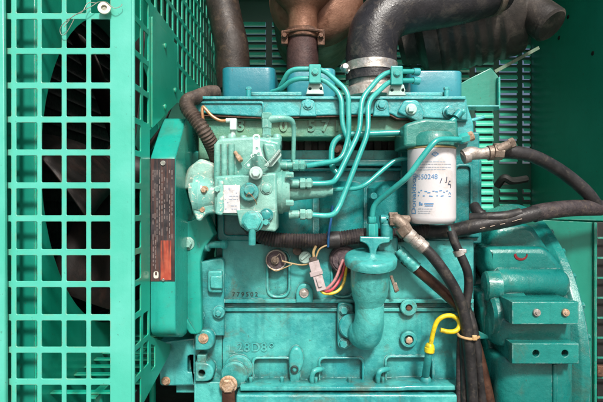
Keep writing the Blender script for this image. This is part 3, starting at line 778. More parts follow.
m = MB(); m.plate(rrect(222.6, 185, 240, 213, .8), .8695, .002, (), .0004); np_ = m.build('nameplate', 'plate', ip)
m = MB(); random.seed(5)
m.box(228.5, 187.5, 230.3, 190, .8690, .0006, 0, .0001)
for k in range(6):
    y = 192.5+3.2*k
    x = 225
    while x < 237:
        L = random.uniform(1, 3.5)
        if random.random() < .6: m.plate([(x, y), (min(x+L, 238), y), (min(x+L, 238), y+.9), (x, y+.9)], .8690, .0006, (), .0001)
        x += L+.8
m.build('nameplate_print', 'inkgrey', np_)
# round covers, bolts, hex outlet
m = MB(); m.disc(249, 192, .858, 9.5, .02); m.disc(249, 190, .852, 5, .01); m.build('round_cover', 'teal', ip)
m = MB(); m.tube([P(246, 197, .850), P(249, 193, .845), P(255, 200, .850), P(257, 205, .858)], .0007, 6); m.build('locking_wire', 'copper', ip)
bolt(body, 266.5, 188.5, .872, 4.6, 'pump', .006, 1.3); bolt(body, 266.5, 215, .862, 5.2, 'teal_up', .006, 1.3); bolt(body, 266, 222, .864, 3.5, 'teal', .008, 1.2)
m = MB(); m.hexa(252.5, 221.5, .858, 9.6, .014, 1.15); m.disc(252.5, 221.5, .846, 6.5, .008); oc = m.build('outlet_nut', 'teal', ip)
m = MB(); m.cyl(P(252.5, 224, .850), P(252.0, 245, .855), S(3.6, .85), 18); m.build('outlet_spout', 'teal', oc)
# hydraulic head on the right: disc, neck, three delivery valves
hh = MB()
hh.lathe(P(273, 190.5, .925), (1, 0, 0), [(0, S(21, .92)), (.006, S(21, .92)), (.007, S(23, .92)), (.018, S(23.5, .92)), (.021, S(22, .92)), (.030, S(21.5, .92)), (.033, S(20, .92)), (.033, S(11, .92)), (.055, S(9.5, .92)), (.10, S(7, .92)), (.105, S(5.5, .92)), (.115, S(5, .92)), (.115, 0)], 48)
hho = hh.build('hydraulic_head', 'pump', ip)
for y, x0, d in ((165.5, 277, .905), (183.5, 289, .90), (214.5, 289, .892)):
    m = MB(); a = P(x0, y, d)
    m.lathe(a, (1, 0, 0), [(0, S(4.2, d)), (.018, S(4.2, d)), (.018, S(3.2, d)), (.024, S(3.2, d))], 16)
    a2 = a+Vector((.020 if y > 170 else .030, 0, 0))
    m.cyl(a, a2, S(3.4, d), 14)
    m.lathe(a2, (1, 0, 0), [(0, S(4.8, d)), (.001, S(5.6, d)), (.010, S(5.6, d)), (.011, S(4.6, d)), (.013, S(4.6, d)), (.014, S(5.4, d)), (.021, S(5.4, d)), (.024, S(3.4, d)), (.027, 0)], 6)
    m.build('delivery_valve', 'pump', ip)
for y, z in ((175, .92), (203, .915)):
    m = MB(); m.lathe(P(286, y, z-.04), (1, 0, 0), [(0, S(3.2, .9)), (.012, S(3.2, .9)), (.014, S(2.4, .9)), (.014, 0)], 6); m.build('head_bolt', 'pump', hho)
# control lever
lv = MB()
lv.plate(rpoly([(252.5, 134, 3.5), (260.2, 134, 3.5), (260, 146), (263, 157, 3), (270, 164, 3), (266, 169, 3), (246, 169, 3), (243, 165.5, 2), (252, 157, 4), (252.6, 146)]), .860, .004,
         [circ(256.3, 138, 2.0, 16), circ(256.8, 148.5, 1.3, 12), circ(258.6, 154, 1.4, 12), circ(252.3, 155.5, 1.4, 12), circ(248.5, 165, 1.1, 12)], .0008)
lvo = lv.build('control_lever', 'lever', ip)
m = MB(); m.cyl(P(256, 173, .856), P(256, 173, .90), S(6.6, .87), 24); m.hexa(256, 173, .856, 4.2, .006, 0); m.build('lever_shaft', 'lever', lvo)
m = MB(); m.plate(rpoly([(263, 166, 2), (279, 151, 2), (282, 155, 2), (272, 167, 2)]), .876, .004, (), .001)
m.tube([P(269, 163, .868), P(280, 150, .872)], S(1.6, .87), 10, ripple=(.0022, .2))
m.build('stop_lever', 'lever', ip)
m = MB(); m.cyl(P(235, 152, .892), P(239, 158, .884), S(2, .88), 10); m.hexnut(P(237.5, 156, .886), P(241, 161, .88), S(2.8, .88)); m.build('stop_screw', 'boltrust', ip)
# banjo column with overflow pipe, and small elbow
m = MB(); m.lathe(P(266.5, 138, .915), (0, 0, 1), [(0, S(5, .9)), (.006, S(5.4, .9)), (.008, S(4.6, .9)), (.018, S(4.6, .9)), (.019, S(5.4, .9)), (.034, S(5.4, .9)), (.036, S(5.2, .9)), (.037, S(5.8, .9)), (.046, S(5.8, .9)), (.048, S(4.6, .9)), (.048, 0)], 6)
bc = m.build('banjo_column', 'pump', ip)
m = MB(); m.tube([P(268, 119.5, .915), P(282, 118, .915), P(292, 119.5, .92), P(294.2, 128, .93), P(293, 165, .94)], lambda t: S(4.2-1.9*min(1, t*2.2), .92), 14, 8, fillet=.018); m.build('overflow_pipe', 'pump', bc)
m = MB(); m.cyl(P(233, 138, .918), P(233, 128, .918), S(2.8, .91), 14); m.box(229.5, 118, 236.5, 130, .908, .014, 1.2); m.cyl(P(226, 120.5, .914), P(231, 120.5, .914), S(2.4, .91), 12); be = m.build('banjo_elbow', 'lever', ip)
m = MB(); m.tube([P(227, 120.5, .914), P(220, 120.5, .914), P(212, 116, .914), P(205.5, 109, .916), P(203, 107, .918), P(202.2, 112, .918), P(203, 120, .92)], S(1.7, .91), 10, 8); m.build('copper_pipe', 'copper', be)

# ================================================================== OIL FILLER
of = thing('oil_filler', 'teal oil filler neck with a wide round cap and wing nut on the crankcase', 'oil filler', P(368, 348, .95))
FC = .93
x0, x1 = P(370, 257, FC), None
m = MB()
cp_ = P(370.5, 264, FC)
TL = Vector((0, -.24, .97)).normalized()
m.lathe(cp_, TL, [(-.002, 0), (-.002, S(22, FC)), (0, S(25.6, FC)), (.004, S(26, FC)), (.012, S(26, FC)), (.016, S(25, FC)), (.018, S(23, FC)), (.019, S(8, FC)), (.022, 0)], 56)
cap = m.build('filler_cap', 'teal', of)
m = MB(); m.plate(rpoly([(360, 236.5, 1), (390, 237, 1), (390, 242.5, 2), (380, 244, 4), (376.5, 250, 3), (377, 262), (369, 262), (369.8, 250, 3), (367, 244, 4), (360, 241.5, 1)]), FC-.004, .009, (), .0025)
m.build('wing_nut', 'teal', cap)
m = MB(); top = P(370.3, 267, FC+.001); zz = lambda y: (P(0, y, FC).z-top.z)
m.lathe(top, -TL, [(0, S(19.5, FC)), (-zz(288), S(19.2, FC)), (-zz(298), S(17.5, FC)), (-zz(306), S(14.6, FC)), (-zz(312), S(14.2, FC)), (-zz(316), S(14.2, FC))], 48)
m.tube([P(369.9, 303, FC+.018), P(369.6, 312, FC+.0205), P(369, 322, FC+.0235), P(367.6, 329, FC+.027), P(366, 333.5, FC+.033), P(363, 333, FC+.042), P(360, 330, FC+.07)], lambda t: S(14.2+2.0*min(1, t*1.6), FC), 36, 10)
m.build('filler_neck', 'teal', of)
m = MB(); m.plate(rpoly([(337.5, 304, 5), (343, 302, 4), (354, 305, 4), (354, 346, 4), (343, 351, 5), (337.5, 347, 5)]), .982, .018, (), .003); m.disc(352, 327, .970, 13, .02)
fg = m.build('neck_flange', 'teal', of)
bolt(fg, 344, 310, .982, 4.3, 'teal', .008, 1.3); bolt(fg, 343.5, 343.5, .982, 4.3, 'teal', .008, 1.3)

# ================================================================== SPIN-ON FILTER
sf = thing('oil_filter', 'white spin-on filter canister with blue print under a teal filter head', 'filter', P(431.5, 224, .95))
FD_, FRr = .955, S(23.6, .955)
fc = P(431.5, 222, FD_)
zh = lambda y: P(0, y, FD_).z-fc.z
m = MB(); m.lathe(fc, (0, 0, 1), [(-.003, 0), (-.003, FRr*.80), (0, FRr*.90), (.004, FRr*.975), (.010, FRr), (zh(150.5), FRr), (zh(149.8), FRr*.97), (zh(149.8), 0)], 64)
can = m.build('canister', 'white', sf)
m = MB(); m.lathe(fc, (0, 0, 1), [(zh(149.8), FRr*.96), (zh(149.6), FRr*1.01), (zh(148.4), FRr*1.01), (zh(148.2), FRr*.96)], 64); m.build('top_seam', 'gold', can)
a0 = math.atan2(-fc.x, FD_)
def wrap(px, py):
    u0 = S(px-431.5, .915); z0 = fc.z+(222-py)*(zh(149)/73.0)
    def fn(c):
        a = a0+(u0+c.x)/FRr
        return Vector((fc.x+(FRr+.0002+c.z*.3+.0003)*math.sin(a), fc.y-(FRr+.0005+c.z*.3)*math.cos(a), z0+c.y))
    return fn
def prints(lst, mat, name='print'):
    m = MB()
    for txt, px, py, size, rot, sx in lst: m.text(txt, px, py, size, .92, .0002, rot, sx, wrap(px, py))
    return m.build(name, mat, can)
prints([('P550248', 426, 178, 5.0, 0, .95), ('Donaldson', 412.5, 194, 6.6, PI/2, 1.05)], 'ink')
def strokes(rects, mat, name):
    m = MB()
    for px, py, w_, h_, ang in rects:
        fn = wrap(px, py); cs, sn = math.cos(ang), math.sin(ang)
        W, H = S(w_, .92), S(h_, .92); n = max(1, int(w_/2))
        prev = None
        for k in range(n+1):
            x = -W/2+W*k/n; row = [m.bm.verts.new(fn(Vector((x*cs-y*sn, x*sn+y*cs, .0002)))) for y in (-H/2, H/2)]
            if prev: m.bm.faces.new((prev[0], row[0], row[1], prev[1]))
            prev = row
    return m.build(name, mat, can)
random.seed(11)
rc = []
for y, xa, xb in ((163.5, 418, 446), (165.8, 418, 449), (168.8, 416, 449), (171, 416, 444)):
    x = xa
    while x < xb:
        L = random.uniform(1.5, 4); rc.append((x+L/2, y, L, .75, 0)); x += L+.7
for y in (208.5, 210.6, 212.6):
    x = 418
    while x < 428+random.uniform(0, 5):
        L = random.uniform(1.5, 4); rc.append((x+L/2, y, L, .6, 0)); x += L+.6
strokes(rc, 'inkgrey', 'small_print')
rc = []
for x, y, L in ((419, 192.5, 2.2), (421.5, 190.8, 1.8), (426, 191.8, 2.6), (429, 193, 3), (433.5, 191.6, 2.0), (436.5, 192.2, 2.6), (440.5, 191.2, 2.8), (444, 192.6, 2), (447.5, 191.4, 2.4), (418.5, 195.6, 1.4), (424, 196, 2), (431, 196.4, 3.4), (437, 196, 1.4), (442, 196.2, 3)):
    rc.append((x, y, L, 1.0, random.uniform(-.25, .25)))
rc += [(450, 193.5, 2.6, .8, .9), (451.6, 193.7, 2.6, .8, -.9), (450.8, 196.5, 3, .8, 0)]
rc += [(420, 203.5, 1.6, 3.6, 0), (422, 204.2, 1.6, 2.2, 0), (429, 203.6, 9, 1.2, 0), (429, 205.6, 8, .9, 0)]
strokes(rc, 'ink', 'printed_marks'); rc = [(435-1.6, 155.2, 4.2, .8, .55), (435+1.6, 155.2, 4.2, .8, -.55), (435-1.6, 157.3, 4.2, .8, -.55), (435+1.6, 157.3, 4.2, .8, .55), (435, 156.2, 2, .8, 0)]
strokes(rc, 'ink', 'printed_emblem')
strokes([(440.8, 181.5, 5.5, .8, 1.2), (447, 180, 4.5, .8, 1.45), (446.3, 183, 2, .8, .3), (449.5, 184, 4, .9, 1.2), (451, 182, 2.2, .9, 0), (451, 185.2, 2.2, .9, 0), (452, 187, 3, .9, 1.5)], 'inkdark', 'marker_scribble')
m = MB(); m.plate(rpoly([(404, 124, 4), (424, 118, 4), (458, 120, 3), (460, 147, 3), (404, 147, 3)]), .925, .10, (), .006)
m.lathe(P(431.5, 149, FD_), (0, 0, 1), [(0, FRr*.95), (.004, FRr*1.03), (.02, FRr*1.03), (.03, FRr*.9), (.03, 0)], 48)
m.build('filter_head', 'head_cast', sf)

# ================================================================== DIPSTICK
ds = thing('dipstick', 'bright yellow looped dipstick handle in a teal tube low on the crankcase', 'dipstick', P(426, 380, .96))
m = MB(); m.tube([P(429.5, 350, .945), P(431.5, 340, .943), P(434, 329, .941), P(437.5, 321, .94), (P(444, 316.4, .94)), P(452, 316, .94), P(458, 320, .94), P(459.3, 326, .938), P(455.5, 331, .936), P(448, 331.8, .934), P(440.5, 330, .934)], S(2.35, .94), 14, 8)
m.build('loop_handle', 'yellow', ds)
m = MB(); m.lathe(P(429, 353, .945), (.12, 0, 1), [(0, S(4.2, .945)), (.002, S(5.1, .945)), (.010, S(5.2, .945)), (.011, S(4.6, .945)), (.016, S(4.4, .945)), (.019, S(3.0, .945))], 10); m.build('grip', 'yellow', ds)
m = MB(); m.tube([P(429, 352, .946), P(427.5, 362, .955), P(426, 372, .975), P(425.5, 379, .99)], S(3.7, .95), 18); m.lathe(P(425.6, 384, .985), (.0, -.1, 1), [(0, S(6, .97)), (.012, S(5.4, .97)), (.016, S(4, .97))], 20); m.build('dipstick_tube', 'teal', ds)

# ================================================================== RIGHT: generator end sheet and its dark grille
ge = thing('generator_end', 'flat green generator end sheet beside the bell housing with a dark slotted edge', 'generator', P(575, 400, 1.12))
m = MB(); m.plate(rpoly([(520, 219), (597, 222.5), (597, 420), (520, 420)]), 1.13, .004, (), .001)
m.box(594.5, 222.5, 597.2, 420, 1.122, .010, 0, .001)
m.plate([(517, 213), (640, 214.5), (640, 222), (517, 218.8)], 1.16, .1, (), .002)
m.build('end_sheet', 'sheet', ge)
m = MB(); m.box(597, 222, 640, 420, 1.16, .01); m.build('vent_backing', 'dark', ge)
m = MB()
for k in range(9): m.box(597.4, 237+20*k, 640, 239+20*k, 1.135, .004, 0, .0008)
for x in (612, 627): m.box(x, 222, x+1.6, 410, 1.137, .004, 0, .0008)
m.build('vent_bar', 'sheet', ge)
m = MB(); m.plate(rrect(597.5, 366, 606, 377, 1), 1.125, .012); m.build('latch', 'clamp_rust', ge)

# ================================================================== SHEET BRACKET and strut behind the head
br = thing('sheet_bracket', 'folded teal sheet bracket standing behind the right rocker cover', 'bracket', P(482, 112, 1.15))
m = MB(); m.plate(rpoly([(446, 92), (463, 82), (469, 78.5), (491, 67.5, 2), (499, 77, 2), (499.5, 108), (446, 109)]), 1.13, .003); m.build('web', 'sheet', br)
m = MB(); a, b2, c = P(460, 109, 1.13), P(499.3, 108, 1.13), P(499, 112.5, 1.085)
m.sheet([[(.335, .1295), (b2.x, .1295), (c.x, .085), (.335, .085)]], .003, Matrix.Translation((0, 0, a.z-.0016)), .0006); m.build('foot_flange', 'teal_head', br)
m = MB(); m.box(498.6, 77, 500.4, 108.6, 1.118, .030, 0, .0008); m.build('edge_flange', 'guardbox', br)
m = MB(); m.tube([P(469, 121, 1.08), P(484, 117, 1.09)], .004, 8); m.build('stay_rod', 'teal_head', br)
st = MB(); a, b2 = P(494, 72, 1.28), P(538, 48, 1.34)
st.tube([a, (a+b2)/2, b2], .006, 4, 4)
tag(st.build('strut', 'strut'), 'thin grey-green strut sloping up toward the right side wall', 'strut')

# ================================================================== EXHAUST, MUFFLER, INTAKE, AIR CLEANER
ex = thing('exhaust_pipe', 'sooty dark brown exhaust pipe rising from behind the rocker covers to the muffler', 'exhaust pipe', P(302.5, 95, 1.2))
m = MB(); m.lathe(P(302.5, 100, 1.2), (0, 0, 1), [(0, S(16, 1.2)), (S(64, 1.2), S(16, 1.2))], 40)
m.build('lower_pipe', 'exhaust', ex)
m = MB(); m.lathe(P(302.5, 40.5, 1.2), (0, 0, 1), [(0, S(17.5, 1.2)), (.002, S(18.2, 1.2)), (.022, S(18.2, 1.2)), (.024, S(17, 1.2))], 40)
m.box(281, 30, 288, 44, 1.17, .02, 1.5); m.box(317.5, 29, 325, 45, 1.17, .02, 1.5); m.tube([P(283, 32, 1.165), P(302, 29, 1.155), P(322, 31, 1.165)], .004, 8)
cl = m.build('flange_clamp', 'clamp_rust', ex)
for x in (284.5, 321): bolt(cl, x, 36, 1.17, 2.8, 'clamp_rust', .010, 1.2)
mu = thing('muffler', 'rusty copper-brown muffler hanging above the exhaust pipe', 'muffler', P(318, 30, 1.25))
m = MB(); m.lathe(P(302.5, 31, 1.2), (0, 0, 1), [(0, S(14.5, 1.2)), (S(16, 1.2), S(14.8, 1.2)), (S(21, 1.2), S(17, 1.2)), (S(33, 1.2), S(28, 1.2)), (S(50, 1.2), S(38, 1.2))], 40)
m.build('inlet_cone', 'rust', mu)
m = MB(); o_ = P(317, -10, 1.21); R = S(47, 1.24)
m.lathe(o_, (.0, 1, 0), [(0, 0), (.001, R*.45), (.010, R*.72), (.026, R*.90), (.045, R*.985), (.06, R), (.068, R*1.03), (.074, R), (.36, R), (.38, R*.8), (.38, 0)], 56)
m.build('muffler_body', 'rust', mu)
lp = MB(); lp.tube([P(219, -30, 1.28), P(222, 0, 1.26), P(227, 25, 1.24), P(232, 50, 1.22), P(233.5, 90, 1.22)], S(16.6, 1.24), 32)
tag(lp.build('coolant_hose', 'darkpipe'), 'thick dark brown hose dropping behind the left rocker cover', 'hose')
ih = thing('intake_hose', 'thick grey-black rubber intake hose bending from the engine up to the right', 'hose', P(371, 80, 1.13))
m = MB(); m.tube([P(371, 82, 1.13), P(371, 64, 1.13), P(371.5, 48, 1.13), P(376, 29, 1.132), P(390, 14, 1.136), P(412, 6.5, 1.14), P(440, 2.5, 1.15), P(470, -4, 1.16), P(498, -13, 1.18)], S(25.3, 1.13), 40, 10)
m.build('rubber_elbow', 'intake', ih)
m = MB(); m.tube([P(371, 73.5, 1.13), P(371, 64.5, 1.13)], S(26.1, 1.13), 44); m.lathe(P(345, 69, 1.09), (0, -1, .2), [(0, S(4, 1.1)), (.012, S(4, 1.1)), (.016, S(2.6, 1.1)), (.016, 0)], 8); m.cyl(P(341, 66, 1.088), P(349, 72, 1.088), S(2.6, 1.1), 12)
m.build('hose_clamp', 'steel', ih)
m = MB(); m.tube([P(486, -8.8, 1.17), P(491.5, -10.6, 1.173)], S(26.6, 1.15), 40); m.build('hose_clamp', 'fitting', ih)
ac = thing('air_cleaner', 'dusty black ribbed air cleaner drum under the intake hose', 'air cleaner', P(465, 75, 1.36))
m = MB(); o_ = P(398, 40, 1.40); ax = (P(526, 4, 1.30)-o_); L = ax.length; R = S(45, 1.36)
pr = [(0, 0), (0, R*.55), (L*.04, R*.62), (L*.06, R*.60), (L*.14, R*.66), (L*.18, R*.95), (L*.20, R*1.0), (L*.28, R*1.0)]
x = .30
while x < .80: pr += [(L*x, R*.985), (L*(x+.02), R*1.015), (L*(x+.04), R*1.015), (L*(x+.06), R*.985)]; x += .09
pr += [(L*.86, R*1.0), (L*.93, R*.95), (L*.97, R*.8), (L*.985, R*.55), (L*.99, 0)]
m.lathe(o_, ax, pr, 56); m.build('drum', 'canister', ac)
m = MB(); a, b2 = P(512, -2, 1.28), P(552, 26, 1.20)
m.lathe(a, b2-a, [(0, S(20, 1.25)), (.03, S(17, 1.25)), (.05, S(17.5, 1.25)), ((b2-a).length*.96, S(17.5, 1.25)), ((b2-a).length, S(15, 1.25)), ((b2-a).length, 0)], 36)
m.build('dust_outlet', 'canister', ac)
m = MB(); a, b2 = P(508, 24, 1.30), P(548, 12, 1.27)

# ================================================================== HOSES, LOOM, WIRES
def hose(name, pts, r, mat, label, cat, ripple=None, seg=18, parent=None):
    d = pts[len(pts)//2][2]; m = MB().tube([P(*p) for p in pts], S(r, d), seg, 9, ripple=ripple)
    o = m.build(name, mat, parent)
    return tag(o, label, cat) if parent is None else o
hose('breather_hose', [(216, 92, 1.07), (208, 92.5, 1.04), (197, 97, .985), (188, 101, .945), (187.5, 108, .93), (195, 118, .925), (204, 131, .925), (213, 148, .95), (219, 165, .99)], 7.2, 'ribhose', 'dusty brown ribbed hose curling from the pump over the belt guard', 'hose', (.006, .07))
hose('wiring_loom', [(246, 222, .985), (256, 232, .975), (268, 238.5, .972), (285, 240.5, .972), (305, 241, .972), (328, 240.5, .972), (348, 237.5, .975), (365, 235.5, .98), (385, 236, 1.0), (405, 234, 1.0), (430, 231, 1.0)], 7.4, 'loom', 'black corrugated wiring loom running below the injection pump and behind the filler cap', 'cable loom', (.0055, .06))
hp = thing('hydraulic_hose', 'black hose with silver crimped ferrule angling down from the brown elbow fitting', 'hose', P(470, 402, .93))
hose('rubber_line', [(421, 245, .928), (432, 256, .926), (445, 273, .925), (457, 294, .928), (465, 318, .93), (468.5, 345, .932), (471, 375, .935), (474, 425, .94)], 5.6, 'rubber', '', '', None, 20, hp)
m = MB(); a, b2 = P(407, 233.5, .932), P(425.5, 249, .928); L = (b2-a).length
m.lathe(a, b2-a, [(0, S(6, .93)), (.002, S(7.2, .93)), (L*.28, S(7.2, .93)), (L*.30, S(6.6, .93)), (L*.45, S(6.6, .93)), (L*.47, S(7.3, .93)), (L*.70, S(7.3, .93)), (L*.72, S(6.8, .93)), (L*.95, S(7.0, .93)), (L, S(6, .93))], 24); m.build('ferrule', 'alu', hp)
m = MB(); m.tube([P(391, 219.5, .945), P(397, 220, .940), P(403, 225, .935), P(409, 235, .932)], S(6.2, .94), 18); m.lathe(P(391, 219.5, .945), (1, .0, 0), [(-.004, S(7.6, .94)), (.012, S(7.6, .94))], 6); m.hexnut(P(401, 227, .934), P(407, 234.5, .932), S(8.0, .935)); m.cyl(P(398, 219, .938), P(409, 219.5, .944), S(4.2, .94), 14); m.build('elbow_fitting', 'fitting', hp)
bp = MB(); bp.tube([P(404, 259, .965), P(425, 276, .962), P(448, 296, .960), P(463, 312, .958), P(472, 334, .955), P(481, 365, .952), P(491, 410, .950)], S(5.6, .96), 20)
tag(bp.build('fuel_hose', 'brownpipe'), 'glossy rust-brown pipe passing diagonally behind the black hose', 'pipe')
m = MB(); m.tube([P(398, 250, .960), P(403, 255, .958), P(410, 262, .955), P(416, 268, .955)], S(6.2, .955), 16, ripple=(.011, .06)); m.tube([P(400, 246, .952), P(406, 258, .947), P(414, 266, .948)], S(1.2, .95), 6); m.tube([P(395, 252, .956), P(404, 254, .948), P(413, 262, .948)], S(1.2, .95), 6)
tag(m.build('pipe_sleeve', 'teal'), 'crumpled teal-painted sleeve on the brown pipe beside the filler', 'sleeve')
hose('thin_hose', [(451, 231, .945), (455, 243, .94), (461, 256, .938), (467.5, 272, .938), (468.5, 288, .94), (466, 305, .942), (464, 330, .945), (464.5, 365, .948), (465, 420, .95)], 4.4, 'rubber', 'thinner black hose hanging behind the ferruled hose, banded near its top', 'hose')
m = MB(); m.tube([P(457.8, 250, .9375), P(460.2, 255, .9375)], S(5.6, .94), 20); m.box(459, 249, 467, 253.5, .928, .006, 1); tag(m.build('hose_clip', 'steel'), 'small silver hose clip around the top of the thin black hose', 'clip')
m = MB(); m.tube([P(449, 226, .95), P(452, 238, .944), P(455, 243, .942)], S(1.5, .945), 8); tag(m.build('clip_wire', 'teal'), 'short thin green rod beside the bottom of the white filter', 'rod')
hose('drain_hose', [(462, 300, .965), (470, 318, .955), (475, 340, .95), (479.5, 370, .95), (484, 420, .95)], 5.0, 'rubber', 'black hose in the bundle, the one beside the rust-brown pipe', 'hose')
hose('bundle_cable', [(459, 292, .96), (461, 320, .955), (459.5, 350, .955), (458.5, 420, .955)], 3.0, 'loom', 'thin dusty cable at the left edge of the black hose bundle', 'cable')
# cable tie
zt_ = MB(); zt_.tube([P(457, 333, .945), P(460, 336.5, .925), P(469, 339, .917), P(476, 338.5, .922), P(479, 337, .94)], S(1.4, .92), 8); zt_.box(472.5, 335.5, 477.5, 341, .914, .005, 1)
tag(zt_.build('cable_tie', 'ziptie'), 'tan cable tie wrapped around the bundle of black hoses', 'cable tie')
m = MB(); m.plate(rpoly([(466, 325, 1), (489, 336, 1), (489, 339, 1), (474, 339.5), (466, 330)]), .96, .004); tag(m.build('hose_bracket', 'housing'), 'small dark green bracket behind the cable tie', 'bracket')
# heavy loom to the right
bl = thing('battery_cable_loom', 'thick black cable loom crossing to the right above the bell housing', 'cable loom', P(520, 225, .98))
hose('loom_sleeve', [(428, 232, 1.0), (450, 231.5, .99), (475, 226, .975), (500, 221.5, .97), (522, 216.5, .97), (545, 211, .98), (570, 208, 1.0), (592, 207.5, 1.03), (625, 210, 1.06)], 7.6, 'rubber', '', '', None, 22, bl)
m = MB(); m.tube([P(533, 214, .977), P(545, 211.3, .980), P(570, 208.3, 1.0), P(600, 207.8, 1.038)], S(8.4, .99), 20, 8); m.build('braided_end', 'loom', bl)
m = MB(); m.tube([P(474, 206, 1.0), P(478, 212, .985), P(488, 219, .972), P(502, 220.5, .966)], S(5.5, .98), 16); m.tube([P(470, 218, .985), P(488, 217, .968), P(505, 216, .963), P(520, 213, .966)], S(5, .97), 16); m.build('branch_boot', 'rubber', bl)
m = MB()
for x, y in ((480, 228.6), (490, 226.6), (500, 224.6), (512, 221.5), (517, 220)): m.tube([P(x, y, .952), P(x+5, y-1.1, .952)], .0008, 5)
m.build('loom_stripe', 'fitting', bl)
# upper hose from the filter side
uh = thing('supply_hose', 'black hose arching to the right from the silver elbow beside the filter', 'hose', P(540, 200, 1.0))
m = MB(); m.tube([P(502, 152, .965), P(516, 152.5, .97), P(535, 157, .985), (P(556, 168, 1.0)), P(574, 181, 1.01), P(588, 194, 1.02), P(597, 207, 1.03)], S(6.6, .99), 20, 9); m.build('rubber_line', 'rubber', uh)
m = MB(); m.tube([P(464, 157.5, .960), P(470, 153.5, .957), P(480, 153.8, .957), P(489, 153, .957), P(497, 152, .96)], lambda t: S(6.4+.7*math.sin(t*9), .957), 20); m.lathe(P(466, 156, .958), (1, 0, .3), [(-.006, S(7.4, .957)), (.006, S(7.4, .957))], 20); m.build('elbow', 'alu', uh)
m = MB(); m.tube([P(488, 153.2, .955), P(495, 152.5, .955)], S(7.6, .955), 20); m.tube([P(493, 152, .952), P(502, 152, .952)], S(8, .955), 8); m.cyl(P(497, 150, .945), P(511, 143.5, .94), S(4.6, .945), 14); m.hexnut(P(509, 144.3, .941), P(514.5, 142, .939), S(5.4, .94)); m.cyl(P(497, 152, .95), P(497, 143.5, .95), S(4, .95), 12); m.build('drain_valve', 'fitting', uh)
# hooked dark lever at the back right
m = MB(); m.tube([P(497, 186, 1.5), P(504, 178, 1.48), P(512, 181, 1.48), P(526, 179, 1.5)], .012, 8); m.plate(rpoly([(497, 182), (508, 176, 2), (518, 184), (497, 186)]), 1.52, .006)
tag(m.build('door_catch', 'dark'), 'dark latch on the back wall between two groups of louvres', 'latch')

# senders, connector and wires below the loom
s1 = thing('coolant_sender', 'round purple-brown plug with a metal ring, left of the grey connector', 'sender', P(276, 272, .985))
m = MB(); m.disc(276, 260, .985, 10.0, .022, 32); m.build('plug', 'sender', s1)
m = MB(); R1 = S(10.6, .985); m.lathe(P(276, 260, .986), (0, -1, 0), [(-.012, R1), (.0015, R1), (.0025, R1-.001), (.0015, R1-.003), (-.002, R1-.0032)], 36); m.bm.faces.ensure_lookup_table(); m.build('retaining_ring', 'alu', s1)
m = MB(); m.disc(275, 260.5, .979, 4.2, .006, 20); m.hexa(275, 260.5, .979, 2.4, .005, 0); m.tube([P(276, 257, .977), P(280, 254, .977), P(282, 260, .977), P(284, 262, .978)], .001, 6); m.build('terminal', 'fitting', s1)
s2 = MB(); s2.disc(344, 260, .985, 14.5, .02, 36); s2.disc(343, 260, .982, 11, .006, 32); s2.disc(344.5, 262, .977, 6, .008, 24)
tag(s2.build('core_plug', 'sender'), 'larger dark round plug half hidden behind the filler cap', 'plug')
m = MB(); m.disc(305, 257.5, .982, 6.3, .02, 24); m.plate([(300.5, 258.8), (307.5, 253.0), (309.2, 254.6), (302, 260.6)], .9785, .006, (), .0006)
tag(m.build('bleed_screw', 'lever'), 'pale slotted screw head under the loom, left of the grey connector', 'screw')
m = MB(); m.disc(297, 251, .978, 4.5, .02, 18); tag(m.build('loom_clip', 'ribhose'), 'small pinkish brown clip at the underside of the wiring loom', 'clip')
m = MB(); m.tube([P(282, 261, .976), P(292, 263.5, .974), P(302, 265, .973), P(312, 263.5, .968)], .0016, 8); m.tube([P(270, 268, .976), P(276, 271, .974), P(284, 268, .974), P(292, 264.5, .973)], .0010, 8)
tag(m.build('sender_wire', 'wire_tan'), 'tan wire from the round sender to the grey connector', 'wire')
cn = thing('wire_connector', 'dusty grey plastic plug connector hanging below the wiring loom', 'connector', P(320, 292, .96))
def obox(a, b, w, t, mb, up=Vector((0, -1, 0))):
    a, b = Vector(a), Vector(b); ax = (b-a); L = ax.length; ax.normalize(); sd = ax.cross(up).normalized()
    m4 = Matrix((( *sd, 0), (*ax, 0), (*up, 0), (0, 0, 0, 1))).transposed(); m4.translation = a
    mb.sheet([rpoly([(-w/2, 0, .002), (w/2, 0, .002), (w/2, L, .002), (-w/2, L, .002)])], t, m4, .0012)
m = MB(); obox(P(313.5, 261, .957), P(317, 274, .955), S(10.5, .957), .018, m); obox(P(316.5, 272, .955), P(321.5, 290, .953), S(9.6, .957), .017, m); obox(P(315.5, 270.5, .9545), P(316.8, 275, .9545), S(13, .957), .021, m); obox(P(317.5, 277, .945), P(320.5, 287, .943), S(4, .957), .004, m)
m.build('connector_shell', 'plastic', cn)
m = MB(); obox(P(312.5, 257, .958), P(314.5, 263.5, .957), S(8, .957), .014, m); m.build('rear_seal', 'ribhose', cn)
wires = [('red', [(322.5, 289.5, .953), (327, 291.5, .950), (332, 289.5, .95), (337, 284, .955), (342, 275, .965), (345, 263, .976)]),
         ('pink', [(321, 290, .951), (326, 289, .949), (331, 285, .95), (336, 278, .955), (340, 268, .965), (343, 260, .976)]),
         ('yellow', [(320.5, 290.5, .955), (325, 293.5, .952), (333, 293.2, .950), (340, 289, .953), (344.5, 280, .96), (346.5, 266, .975)])]
for c, pts in wires:
    hose('sensor_wire', pts, 1.5, 'wire_'+c, {'red': 'red wire looping from the grey connector to the dark plug', 'pink': 'dusty pink wire, innermost of the loop from the grey connector', 'yellow': 'yellow wire, lowest of the loop below the grey connector'}[c], 'wire', None, 8)['group'] = 'coloured wires looping from the grey connector'
m = MB(); m.tube([P(314, 259, .957), P(313.5, 252, .957), P(316, 246, .96)], .0028, 8); m.tube([P(315.5, 259, .955), P(319, 250, .955), P(325, 246, .957), P(330, 245, .96)], .0017, 8)
